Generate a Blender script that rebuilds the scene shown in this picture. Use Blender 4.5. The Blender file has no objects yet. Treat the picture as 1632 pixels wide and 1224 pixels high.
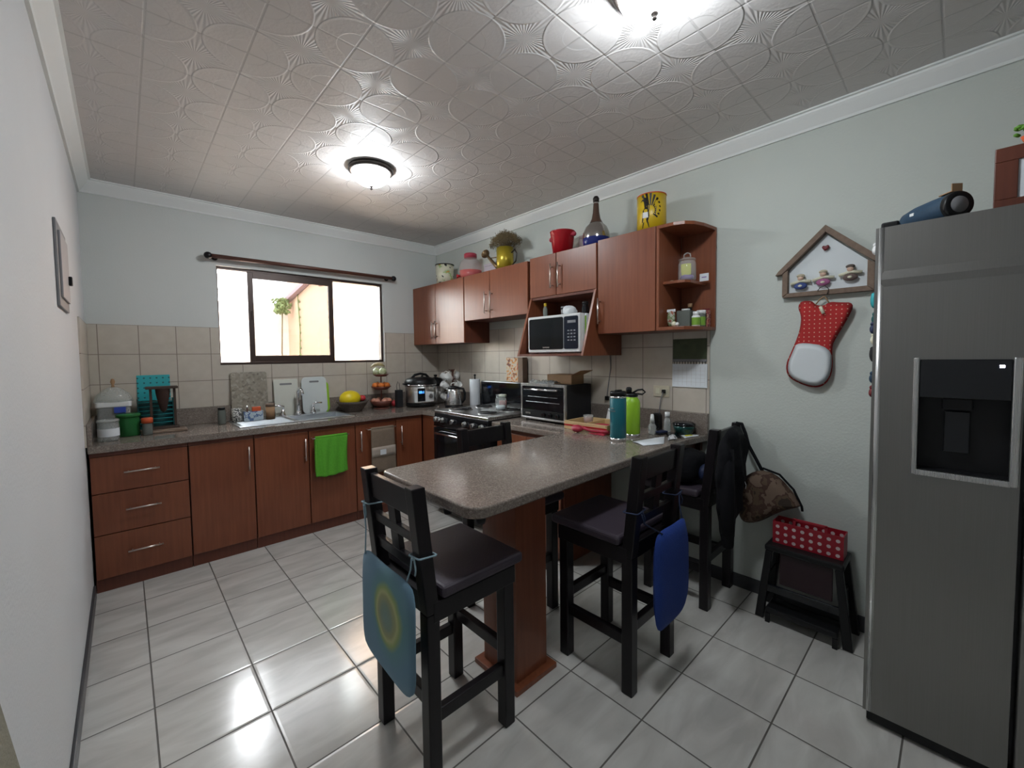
import bpy, bmesh, math, random
from mathutils import Matrix, Vector
random.seed(7)
S = bpy.context.scene
COL = S.collection
PI = math.pi
R = math.radians

# ---------------------------------------------------------------- camera, world, exposure
CAM = Vector((0.1855, -4.0609, 1.4064)); YAW, PITCH, ROLL, FPX = .7427, -.0467, -.0127, 662.56
fw = Vector((math.sin(YAW)*math.cos(PITCH), math.cos(YAW)*math.cos(PITCH), math.sin(PITCH)))
rt = Vector((math.cos(YAW), -math.sin(YAW), 0)); up = rt.cross(fw)
r2 = math.cos(ROLL)*rt + math.sin(ROLL)*up; u2 = -math.sin(ROLL)*rt + math.cos(ROLL)*up
cd = bpy.data.cameras.new('camera'); cam = bpy.data.objects.new('camera', cd); COL.objects.link(cam)
mw = Matrix((r2, u2, -fw)).transposed().to_4x4(); mw.translation = CAM; cam.matrix_world = mw
cd.sensor_width = 36; cd.sensor_fit = 'HORIZONTAL'; cd.lens = FPX/1632*36
cd.shift_x = (816-805.81)/1632; cd.shift_y = -(612-598.04)/1632; cd.clip_start = .02; cd.clip_end = 100
S.camera = cam
S.view_settings.view_transform = 'Standard'; S.view_settings.look = 'None'
S.view_settings.exposure = 0.70; S.view_settings.gamma = 1; S.view_settings.use_curve_mapping = False
W = bpy.data.worlds.new('sky'); S.world = W; W.use_nodes = True
W.node_tree.nodes['Background'].inputs[0].default_value = (.94, .97, 1, 1)
W.node_tree.nodes['Background'].inputs[1].default_value = 15.0
LAMP_E = 64.0
sun = bpy.data.lights.new('sun', 'SUN'); sun.energy = 4.0; sun.angle = R(3); sun.color = (1, .95, .88)
so = bpy.data.objects.new('sun', sun); COL.objects.link(so); so.rotation_euler = (R(28), R(-12), 0)
try:
    S.cycles.sample_clamp_indirect = 6; S.cycles.max_bounces = 9; S.cycles.diffuse_bounces = 6
    S.cycles.caustics_reflective = False; S.cycles.caustics_refractive = False
    S.cycles.transparent_max_bounces = 16
except Exception:
    pass

# room numbers (metres): x across the window wall, y towards the window wall (0), z up
XW, H, YF = 2.864, 2.638, -6.4
CT = .90; CI = .9008                       # counter height

# ---------------------------------------------------------------- materials
def newmat(name):
    m = bpy.data.materials.new(name); m.use_nodes = True
    nt = m.node_tree; b = nt.nodes['Principled BSDF']
    return m, nt, b
def N(nt, t, **kw):
    n = nt.nodes.new(t)
    for k, v in kw.items():
        if k.startswith('_'): n.inputs[int(k[1:])].default_value = v
        else: setattr(n, k, v)
    return n
def math_(nt, op, a, b=None, c=None):
    n = nt.nodes.new('ShaderNodeMath'); n.operation = op
    for i, v in enumerate((a, b, c)):
        if v is None: continue
        if isinstance(v, (int, float)): n.inputs[i].default_value = v
        else: nt.links.new(v, n.inputs[i])
    return n.outputs[0]
def mixc(nt, fac, a, b):
    n = nt.nodes.new('ShaderNodeMix'); n.data_type = 'RGBA'
    for i, v in ((0, fac), (6, a), (7, b)):
        if isinstance(v, (int, float)): n.inputs[i].default_value = v
        elif isinstance(v, tuple): n.inputs[i].default_value = (*v, 1) if len(v) == 3 else v
        else: nt.links.new(v, n.inputs[i])
    return n.outputs[2]
def mat(name, col, rough=.5, metal=0, noise=.06, scale=12, bump=0, bscale=200, emit=None, es=0, coat=0, spec=None, stretch=None):
    """plain coloured surface with a faint procedural mottling"""
    m, nt, b = newmat(name)
    tc = N(nt, 'ShaderNodeTexCoord'); src = tc.outputs['Object']
    if stretch:
        mp = N(nt, 'ShaderNodeMapping'); mp.inputs['Scale'].default_value = stretch; nt.links.new(src, mp.inputs[0]); src = mp.outputs[0]
    nz = N(nt, 'ShaderNodeTexNoise'); nz.inputs['Scale'].default_value = scale; nz.inputs['Detail'].default_value = 4; nt.links.new(src, nz.inputs[0])
    a = tuple(max(0, c*(1-noise)) for c in col); c2 = tuple(min(1, c*(1+noise)) for c in col)
    nt.links.new(mixc(nt, nz.outputs[0], a, c2), b.inputs['Base Color'])
    b.inputs['Roughness'].default_value = rough; b.inputs['Metallic'].default_value = metal
    if spec is not None: b.inputs['Specular IOR Level'].default_value = spec
    if coat: b.inputs['Coat Weight'].default_value = coat; b.inputs['Coat Roughness'].default_value = .1
    if bump:
        n2 = N(nt, 'ShaderNodeTexNoise'); n2.inputs['Scale'].default_value = bscale; nt.links.new(src, n2.inputs[0])
        bp = N(nt, 'ShaderNodeBump'); bp.inputs['Strength'].default_value = bump; bp.inputs['Distance'].default_value = .01
        nt.links.new(n2.outputs[0], bp.inputs['Height']); nt.links.new(bp.outputs[0], b.inputs['Normal'])
    if emit: b.inputs['Emission Color'].default_value = (*emit, 1); b.inputs['Emission Strength'].default_value = es
    return m
def glassy(name, col=(1, 1, 1), rough=.03, alpha=.25, ior=1.45):
    """clear thin-walled glass or plastic: partly transparent film with a glossy coat"""
    m, nt, b = newmat(name); out = nt.nodes['Material Output']
    tr = N(nt, 'ShaderNodeBsdfTransparent'); tr.inputs[0].default_value = (*col, 1)
    b.inputs['Base Color'].default_value = (*col, 1); b.inputs['Roughness'].default_value = rough
    nz = N(nt, 'ShaderNodeTexNoise'); nz.inputs['Scale'].default_value = 20
    f = math_(nt, 'MULTIPLY_ADD', nz.outputs[0], .08, alpha-.04)
    mx = N(nt, 'ShaderNodeMixShader'); nt.links.new(f, mx.inputs[0]); nt.links.new(tr.outputs[0], mx.inputs[1]); nt.links.new(b.outputs[0], mx.inputs[2])
    nt.links.new(mx.outputs[0], out.inputs[0])
    return m
def window_glass(name='window_glass', tint=(.93, .96, .95)):
    m, nt, b = newmat(name); out = nt.nodes['Material Output']
    tr = N(nt, 'ShaderNodeBsdfTransparent'); tr.inputs[0].default_value = (*tint, 1)
    gl = N(nt, 'ShaderNodeBsdfGlossy'); gl.inputs['Roughness'].default_value = .02
    lw = N(nt, 'ShaderNodeFresnel'); lw.inputs[0].default_value = 1.3
    mx = N(nt, 'ShaderNodeMixShader'); nt.links.new(lw.outputs[0], mx.inputs[0]); nt.links.new(tr.outputs[0], mx.inputs[1]); nt.links.new(gl.outputs[0], mx.inputs[2])
    nt.links.new(mx.outputs[0], out.inputs[0]); return m
def wood(name, dark, light, rough=.35, scale=(60, 60, 3.0)):
    m, nt, b = newmat(name); tc = N(nt, 'ShaderNodeTexCoord')
    mp = N(nt, 'ShaderNodeMapping'); mp.inputs['Scale'].default_value = scale; nt.links.new(tc.outputs['Object'], mp.inputs[0])
    nz = N(nt, 'ShaderNodeTexNoise'); nz.inputs['Scale'].default_value = 1; nz.inputs['Detail'].default_value = 6; nt.links.new(mp.outputs[0], nz.inputs[0])
    n2 = N(nt, 'ShaderNodeTexNoise'); n2.inputs['Scale'].default_value = 2.5; nt.links.new(tc.outputs['Object'], n2.inputs[0])
    f = math_(nt, 'MULTIPLY_ADD', n2.outputs[0], .5, math_(nt, 'MULTIPLY', nz.outputs[0], .5))
    f = math_(nt, 'MULTIPLY_ADD', f, 2.2, -.6)
    cl = N(nt, 'ShaderNodeClamp'); nt.links.new(f, cl.inputs[0])
    nt.links.new(mixc(nt, cl.outputs[0], dark, light), b.inputs['Base Color'])
    b.inputs['Roughness'].default_value = rough
    return m
def grid_lines(nt, coord, size, off, width):
    """1 inside the lines of a square grid, for one coordinate"""
    f = math_(nt, 'FRACT', math_(nt, 'MULTIPLY_ADD', coord, 1/size, -off/size))
    d = math_(nt, 'MINIMUM', f, math_(nt, 'SUBTRACT', 1, f))
    return d, math_(nt, 'LESS_THAN', d, width/size/2)
def floor_mat():
    m, nt, b = newmat('ceramic_floor_tile'); T, ox, oy = .3439, .2219, -2.2404
    tc = N(nt, 'ShaderNodeTexCoord'); sx = N(nt, 'ShaderNodeSeparateXYZ'); nt.links.new(tc.outputs['Object'], sx.inputs[0])
    dx, gx = grid_lines(nt, sx.outputs[0], T, ox, .006); dy, gy = grid_lines(nt, sx.outputs[1], T, oy, .006)
    g = math_(nt, 'MAXIMUM', gx, gy)
    cx = math_(nt, 'FLOOR', math_(nt, 'MULTIPLY_ADD', sx.outputs[0], 1/T, -ox/T)); cy = math_(nt, 'FLOOR', math_(nt, 'MULTIPLY_ADD', sx.outputs[1], 1/T, -oy/T))
    cb = N(nt, 'ShaderNodeCombineXYZ'); nt.links.new(cx, cb.inputs[0]); nt.links.new(cy, cb.inputs[1])
    wn = N(nt, 'ShaderNodeTexWhiteNoise'); nt.links.new(cb.outputs[0], wn.inputs[0])
    # soft diagonal marble streaks, shifted per tile
    vm = N(nt, 'ShaderNodeVectorMath'); vm.operation = 'MULTIPLY_ADD'; nt.links.new(wn.outputs['Color'], vm.inputs[0]); vm.inputs[1].default_value = (9, 9, 9); nt.links.new(tc.outputs['Object'], vm.inputs[2])
    mp = N(nt, 'ShaderNodeMapping'); mp.inputs['Rotation'].default_value = (0, 0, R(38)); mp.inputs['Scale'].default_value = (3, 11, 1); nt.links.new(vm.outputs[0], mp.inputs[0])
    nz = N(nt, 'ShaderNodeTexNoise'); nz.inputs['Scale'].default_value = 1; nz.inputs['Detail'].default_value = 5; nz.inputs['Distortion'].default_value = .6; nt.links.new(mp.outputs[0], nz.inputs[0])
    f = math_(nt, 'MULTIPLY_ADD', nz.outputs[0], 2.4, -.7); cl = N(nt, 'ShaderNodeClamp'); nt.links.new(f, cl.inputs[0])
    c = mixc(nt, cl.outputs[0], (.48, .465, .435), (.66, .65, .615))
    c = mixc(nt, g, c, (.085, .075, .065)); nt.links.new(c, b.inputs['Base Color'])
    nt.links.new(math_(nt, 'MULTIPLY_ADD', g, .5, .17), b.inputs['Roughness'])
    b.inputs['Specular IOR Level'].default_value = .95
    h = math_(nt, 'MINIMUM', math_(nt, 'MULTIPLY', math_(nt, 'MINIMUM', dx, dy), 30), 1)
    n3 = N(nt, 'ShaderNodeTexNoise'); n3.inputs['Scale'].default_value = 9; nt.links.new(vm.outputs[0], n3.inputs[0])
    hh = math_(nt, 'ADD', h, math_(nt, 'MULTIPLY', n3.outputs[0], .5))
    bp = N(nt, 'ShaderNodeBump'); bp.inputs['Strength'].default_value = .5; bp.inputs['Distance'].default_value = .002
    nt.links.new(hh, bp.inputs['Height']); nt.links.new(bp.outputs[0], b.inputs['Normal'])
    return m
def ceiling_mat():
    m, nt, b = newmat('embossed_ceiling_panel'); Tx, ox, Ty, oy = .313, 1.5426, .3161, -3.0413
    tc = N(nt, 'ShaderNodeTexCoord'); sx = N(nt, 'ShaderNodeSeparateXYZ'); nt.links.new(tc.outputs['Object'], sx.inputs[0])
    fx = math_(nt, 'FRACT', math_(nt, 'MULTIPLY_ADD', sx.outputs[0], 1/Tx, -ox/Tx)); fy = math_(nt, 'FRACT', math_(nt, 'MULTIPLY_ADD', sx.outputs[1], 1/Ty, -oy/Ty))
    ax = math_(nt, 'MINIMUM', fx, math_(nt, 'SUBTRACT', 1, fx)); ay = math_(nt, 'MINIMUM', fy, math_(nt, 'SUBTRACT', 1, fy))
    d = math_(nt, 'SQRT', math_(nt, 'ADD', math_(nt, 'MULTIPLY', ax, ax), math_(nt, 'MULTIPLY', ay, ay)))
    def step(v, lo, hi):
        n = N(nt, 'ShaderNodeMapRange'); n.interpolation_type = 'SMOOTHSTEP'; n.inputs[1].default_value = lo; n.inputs[2].default_value = hi; nt.links.new(v, n.inputs[0]); return n.outputs[0]
    star = step(d, .465, .485)
    ux = math_(nt, 'SUBTRACT', fx, .5); uy = math_(nt, 'SUBTRACT', fy, .5)
    ang = math_(nt, 'ARCTAN2', uy, ux)
    rays = math_(nt, 'SINE', math_(nt, 'MULTIPLY', ang, 36))
    rad = math_(nt, 'SQRT', math_(nt, 'ADD', math_(nt, 'MULTIPLY', ux, ux), math_(nt, 'MULTIPLY', uy, uy)))
    rays = math_(nt, 'MULTIPLY', math_(nt, 'MULTIPLY', rays, step(rad, .02, .2)), star)
    rim = math_(nt, 'MULTIPLY', step(d, .435, .465), math_(nt, 'SUBTRACT', 1, star))
    nz = N(nt, 'ShaderNodeTexNoise'); nz.inputs['Scale'].default_value = 75; nz.inputs['Detail'].default_value = 3; nt.links.new(tc.outputs['Object'], nz.inputs[0])
    outer = math_(nt, 'MULTIPLY', step(d, .22, .235), math_(nt, 'SUBTRACT', 1, star))
    stip = math_(nt, 'MULTIPLY', nz.outputs[0], outer)
    # panel joints: every grid line is a groove, every second a little wider
    jx = step(ax, .004, .02); jy = step(ay, .004, .02); j = math_(nt, 'MINIMUM', jx, jy)
    h = math_(nt, 'MULTIPLY', rays, .26)
    h = math_(nt, 'ADD', h, math_(nt, 'MULTIPLY', star, -.55)); h = math_(nt, 'ADD', h, math_(nt, 'MULTIPLY', rim, .20))
    h = math_(nt, 'ADD', h, math_(nt, 'MULTIPLY', stip, .38)); h = math_(nt, 'ADD', h, math_(nt, 'MULTIPLY', j, .40))
    bp = N(nt, 'ShaderNodeBump'); bp.inputs['Strength'].default_value = .68; bp.inputs['Distance'].default_value = .004
    nt.links.new(h, bp.inputs['Height']); nt.links.new(bp.outputs[0], b.inputs['Normal'])
    nt.links.new(mixc(nt, j, (.52, .50, .49), (.62, .595, .585)), b.inputs['Base Color'])
    b.inputs['Roughness'].default_value = .55
    return m
def walltile_mat():
    m, nt, b = newmat('beige_wall_tile'); T = .2155
    tc = N(nt, 'ShaderNodeTexCoord'); sx = N(nt, 'ShaderNodeSeparateXYZ'); nt.links.new(tc.outputs['Object'], sx.inputs[0])
    # x on the window wall, y on the side walls, z on all
    _, gx = grid_lines(nt, sx.outputs[0], T, .0585, .005); _, gy = grid_lines(nt, sx.outputs[1], T, -.2, .005); _, gz = grid_lines(nt, sx.outputs[2], .2115, 1.663, .005)
    geo = N(nt, 'ShaderNodeNewGeometry'); sn = N(nt, 'ShaderNodeSeparateXYZ'); nt.links.new(geo.outputs['True Normal'], sn.inputs[0])
    isx = math_(nt, 'GREATER_THAN', math_(nt, 'ABSOLUTE', sn.outputs[0]), .5)
    gh = N(nt, 'ShaderNodeMix'); nt.links.new(isx, gh.inputs[0]); nt.links.new(gx, gh.inputs[2]); nt.links.new(gy, gh.inputs[3])
    g = math_(nt, 'MAXIMUM', gh.outputs[0], gz)
    nz = N(nt, 'ShaderNodeTexNoise'); nz.inputs['Scale'].default_value = 14; nz.inputs['Detail'].default_value = 5; nt.links.new(tc.outputs['Object'], nz.inputs[0])
    c = mixc(nt, nz.outputs[0], (.47, .42, .355), (.60, .55, .48)); c = mixc(nt, g, c, (.24, .20, .165)); nt.links.new(c, b.inputs['Base Color'])
    b.inputs['Roughness'].default_value = .3
    bp = N(nt, 'ShaderNodeBump'); bp.inputs['Strength'].default_value = .4; bp.inputs['Distance'].default_value = .002; bp.invert = True
    nt.links.new(g, bp.inputs['Height']); nt.links.new(bp.outputs[0], b.inputs['Normal'])
    return m
def granite_mat(name, cols, scale=220, rough=.14):
    m, nt, b = newmat(name); tc = N(nt, 'ShaderNodeTexCoord')
    v = N(nt, 'ShaderNodeTexVoronoi'); v.inputs['Scale'].default_value = scale; nt.links.new(tc.outputs['Object'], v.inputs[0])
    s = N(nt, 'ShaderNodeSeparateColor'); nt.links.new(v.outputs['Color'], s.inputs[0])
    cr = N(nt, 'ShaderNodeValToRGB'); e = cr.color_ramp.elements
    e[0].position = 0; e[0].color = (*cols[0], 1); e[1].position = 1; e[1].color = (*cols[-1], 1)
    for i, c in enumerate(cols[1:-1]):
        k = e.new((i+1)/(len(cols)-1)); k.color = (*c, 1)
    nt.links.new(s.outputs[0], cr.inputs[0])
    nz = N(nt, 'ShaderNodeTexNoise'); nz.inputs['Scale'].default_value = 9; nz.inputs['Detail'].default_value = 5; nt.links.new(tc.outputs['Object'], nz.inputs[0])
    nt.links.new(mixc(nt, math_(nt, 'MULTIPLY', nz.outputs[0], .45), cr.outputs[0], cols[1]), b.inputs['Base Color'])
    b.inputs['Roughness'].default_value = rough
    return m
def dots_mat(name, base, dot, size, rad, rough=.6, plane='xz'):
    m, nt, b = newmat(name); tc = N(nt, 'ShaderNodeTexCoord'); sx = N(nt, 'ShaderNodeSeparateXYZ'); nt.links.new(tc.outputs['Object'], sx.inputs[0])
    o = {'x': 0, 'y': 1, 'z': 2}
    f = [math_(nt, 'SUBTRACT', math_(nt, 'FRACT', math_(nt, 'MULTIPLY', sx.outputs[o[k]], 1/size)), .5) for k in plane]
    d = math_(nt, 'SQRT', math_(nt, 'ADD', math_(nt, 'MULTIPLY', f[0], f[0]), math_(nt, 'MULTIPLY', f[1], f[1])))
    nt.links.new(mixc(nt, math_(nt, 'LESS_THAN', d, rad), base, dot), b.inputs['Base Color']); b.inputs['Roughness'].default_value = rough
    return m
def voro_mat(name, cols, scale, rough=.6, bump=0):
    m, nt, b = newmat(name); tc = N(nt, 'ShaderNodeTexCoord')
    nz = N(nt, 'ShaderNodeTexNoise'); nz.inputs['Scale'].default_value = scale; nz.inputs['Detail'].default_value = 3; nt.links.new(tc.outputs['Object'], nz.inputs[0])
    cr = N(nt, 'ShaderNodeValToRGB'); cr.color_ramp.interpolation = 'CONSTANT'; e = cr.color_ramp.elements
    e[0].position = 0; e[0].color = (*cols[0], 1); e[1].position = .38; e[1].color = (*cols[1], 1)
    for i, c in enumerate(cols[2:]): k = e.new(.46+i*.07); k.color = (*c, 1)
    nt.links.new(nz.outputs[0], cr.inputs[0]); nt.links.new(cr.outputs[0], b.inputs['Base Color']); b.inputs['Roughness'].default_value = rough
    if bump:
        bp = N(nt, 'ShaderNodeBump'); bp.inputs['Strength'].default_value = bump; bp.inputs['Distance'].default_value = .01; nt.links.new(nz.outputs[0], bp.inputs['Height']); nt.links.new(bp.outputs[0], b.inputs['Normal'])
    return m
def steel_mat(name, col, rough, vertical=True):
    m, nt, b = newmat(name); tc = N(nt, 'ShaderNodeTexCoord'); mp = N(nt, 'ShaderNodeMapping')
    mp.inputs['Scale'].default_value = (400, 400, 3) if vertical else (4, 4, 400); nt.links.new(tc.outputs['Object'], mp.inputs[0])
    nz = N(nt, 'ShaderNodeTexNoise'); nz.inputs['Scale'].default_value = 1; nz.inputs['Detail'].default_value = 3; nt.links.new(mp.outputs[0], nz.inputs[0])
    nt.links.new(mixc(nt, nz.outputs[0], tuple(c*.9 for c in col), tuple(min(1, c*1.08) for c in col)), b.inputs['Base Color'])
    b.inputs['Metallic'].default_value = 1; nt.links.new(math_(nt, 'MULTIPLY_ADD', nz.outputs[0], .12, rough-.06), b.inputs['Roughness'])
    return m

M = {}
M['wall'] = mat('wall_paint', (.60, .62, .605), .75, noise=.03, scale=3, bump=.12, bscale=90)
M['wall_l'] = mat('wall_paint_pale', (.66, .67, .68), .75, noise=.03, scale=3, bump=.12, bscale=90)
M['wall_r'] = mat('wall_paint_green_grey', (.55, .585, .545), .75, noise=.03, scale=3, bump=.12, bscale=90)
M['crown'] = mat('crown_gloss_white', (.78, .80, .79), .5, noise=.02)
M['floor'] = floor_mat(); M['ceil'] = ceiling_mat(); M['wtile'] = walltile_mat()
M['skirt'] = mat('dark_skirting_tile', (.045, .045, .05), .35, noise=.2)
M['wood'] = wood('reddish_cabinet_laminate', (.155, .042, .019), (.255, .082, .037))
M['woodd'] = wood('dark_red_wood', (.085, .022, .012), (.15, .042, .022), .4)
M['black_wood'] = wood('black_stained_wood', (.006, .005, .006), (.013, .010, .012), .3)
M['rodwood'] = wood('rod_wood', (.06, .022, .014), (.13, .045, .03), .35, (3, 60, 60))
M['frame_wood'] = wood('rustic_brown_wood', (.13, .085, .06), (.23, .16, .115), .7, (60, 60, 60))
M['granite'] = granite_mat('brown_granite', [(.12, .096, .082), (.215, .178, .152), (.18, .148, .126), (.25, .212, .182), (.33, .285, .25)])
M['board_stone'] = granite_mat('speckled_stone_board', [(.12, .10, .075), (.30, .27, .215), (.22, .19, .15), (.38, .35, .29)], 60, .4)
M['steel'] = steel_mat('brushed_steel', (.60, .60, .60), .28)
M['steel_f'] = steel_mat('fridge_steel', (.27, .265, .255), .36)
M['chrome'] = mat('chrome', (.8, .8, .82), .12, 1, .02)
M['sinksteel'] = steel_mat('sink_steel', (.62, .65, .68), .3, False)
M['handle'] = mat('satin_nickel', (.72, .66, .62), .3, 1, .03)
M['black'] = mat('black_plastic', (.008, .008, .009), .38, noise=.1, spec=.3)
M['blackg'] = mat('black_glass', (.006, .007, .009), .08, noise=.1)
M['blackm'] = mat('black_matte', (.010, .010, .012), .8, noise=.15)
M['grey_pl'] = mat('grey_plastic', (.20, .20, .21), .5)
M['white'] = mat('white_plastic', (.75, .76, .76), .4, noise=.03)
M['whitec'] = mat('white_ceramic', (.78, .78, .76), .2, noise=.03)
M['paper'] = mat('white_paper', (.72, .76, .80), .8, noise=.04, scale=40)
M['iron'] = mat('bronze_metal', (.035, .028, .025), .35, .6, .1)
M['alu'] = mat('dark_anodised_aluminium', (.055, .032, .025), .4, .3, .1)
M['seat'] = mat('dark_purple_vinyl', (.048, .036, .050), .5, noise=.12, bump=.1, bscale=150)
M['wglass'] = window_glass(); M['tglass'] = window_glass('tinted_window_glass', (.40, .40, .40))
M['glass'] = glassy('clear_glass', (.93, .96, .95), .04, .22)
M['plasticclear'] = glassy('cloudy_clear_plastic', (.85, .87, .86), .2, .27)
M['smoke'] = glassy('smoked_glass', (.30, .33, .30), .05, .5)
M['black_wood'].node_tree.nodes['Principled BSDF'].inputs['Specular IOR Level'].default_value = .3
M['red'] = mat('red_plastic', (.42, .010, .018), .35, noise=.05)
M['redp'] = mat('pinkish_red_plastic', (.40, .03, .06), .35, noise=.05)
M['green'] = mat('lime_terry', (.13, .50, .035), .9, noise=.2, scale=90, bump=.8, bscale=350)
M['taupe'] = mat('taupe_cloth', (.22, .165, .12), .9, noise=.12, scale=60, bump=.4, bscale=300)
M['band'] = mat('pale_cloth_band', (.38, .32, .27), .9, noise=.1, scale=60)
M['gplastic'] = glassy('green_clear_plastic', (.10, .42, .13), .12, .55)
M['gplastic'].node_tree.nodes['Principled BSDF'].inputs['Base Color'].default_value = (.05, .27, .08, 1)
M['tealp'] = mat('teal_plastic', (.02, .36, .40), .45, noise=.05)
M['tealdark'] = mat('dark_teal_wire', (.012, .10, .10), .5)
M['orange'] = mat('orange_plastic', (.62, .10, .03), .5)
M['orangef'] = mat('orange_rind', (.62, .16, .02), .5, noise=.1, scale=60, bump=.3, bscale=400)
M['melon'] = mat('yellow_melon_rind', (.78, .60, .01), .4, noise=.06, scale=20)
M['squash'] = voro_mat('pale_green_striped_skin', [(.30, .33, .16), (.52, .55, .34), (.36, .40, .2), (.55, .58, .40)], 22, .45)
M['tomato'] = mat('red_tomato_skin', (.55, .04, .05), .3)
M['basket'] = mat('copper_basket_glass', (.16, .05, .035), .35, .2, .2)
M['bowl'] = mat('brown_woven_bowl', (.11, .085, .07), .7, noise=.35, scale=60, bump=.6, bscale=120)
M['tealb'] = mat('teal_bottle_paint', (.008, .12, .15), .35, noise=.04)
M['limeb'] = mat('lime_bottle_paint', (.30, .56, .03), .4, noise=.04)
M['beige_box'] = mat('cream_wood_tray', (.56, .39, .20), .6, noise=.08, scale=30)
M['card'] = mat('brown_cardboard', (.36, .22, .12), .8, noise=.1)
M['brass'] = mat('yellow_painted_can', (.45, .34, .03), .3, .5, .15)
M['bronze'] = mat('old_brass', (.19, .12, .06), .4, .7, .2)
M['dried'] = mat('dried_straw_stalks', (.20, .145, .07), .9, noise=.4, scale=40)
M['skin'] = mat('painted_doll_face', (.62, .42, .32), .6)
M['straw'] = mat('raffia_hat', (.50, .44, .32), .8, noise=.15)
M['redcloth'] = dots_mat('red_cloth_small_dots', (.42, .02, .02), (.65, .40, .30), .022, .13, .85, 'yz')
M['whitecloth'] = mat('white_cloth', (.68, .72, .74), .85, noise=.04)
M['redtray'] = mat('crimson_plastic', (.32, .008, .022), .4)
M['camo'] = voro_mat('brown_camouflage_canvas', [(.035, .022, .014), (.09, .055, .032), (.060, .028, .018), (.15, .10, .07)], 14, .85, .5)
M['bagblack'] = mat('black_nylon', (.006, .006, .008), .85, spec=.2, noise=.3, scale=15, bump=.8, bscale=14)
M['navy'] = mat('navy_nylon', (.012, .022, .07), .6, noise=.2)
M['bluecush'] = mat('royal_blue_fabric', (.006, .035, .22), .85, noise=.08, scale=60, bump=.3, bscale=260)
M['beigefab'] = mat('olive_beige_fabric', (.27, .25, .19), .9, noise=.1, bump=.3)
M['redjar'] = mat('red_liquid_base', (.55, .02, .02), .25)
M['pinkglass'] = glassy('pinkish_clear_glass', (.93, .86, .86), .06, .13)
M['mirrorglass'] = mat('silvered_glass', (.42, .40, .38), .12, .85, .3, 8)
M['yellow'] = mat('yellow_tin', (.62, .42, .015), .35, noise=.06)
M['cream'] = mat('cream_enamel', (.70, .68, .52), .35, noise=.04)
M['lemon'] = mat('yellow_paper', (.62, .60, .05), .7, noise=.05)
M['lilac'] = mat('lilac_sweets_wrappers', (.25, .16, .45), .5, noise=.4, scale=60)
M['leafgreen'] = mat('leaf_green_label', (.20, .38, .04), .6)
M['olive'] = mat('dark_olive_print', (.055, .07, .03), .6, noise=.5, scale=20)
M['darkred'] = mat('dark_red', (.15, .008, .012), .5)
M['navyspk'] = mat('navy_mesh_fabric', (.015, .045, .085), .7, noise=.3, scale=80)
M['coil'] = mat('black_burner_coil', (.012, .011, .012), .5)
M['grout'] = mat('outdoor_white', (.8, .8, .78), .9)
M['peach'] = mat('peach_plaster', (.66, .45, .32), .9, noise=.06)
M['pale'] = mat('pale_concrete', (.80, .76, .70), .9)
M['leaf'] = mat('olive_leaf', (.20, .26, .10), .7, noise=.3)  # dull green for leaves and stalks
M['gutter'] = mat('mauve_gutter', (.32, .22, .24), .6)

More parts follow.
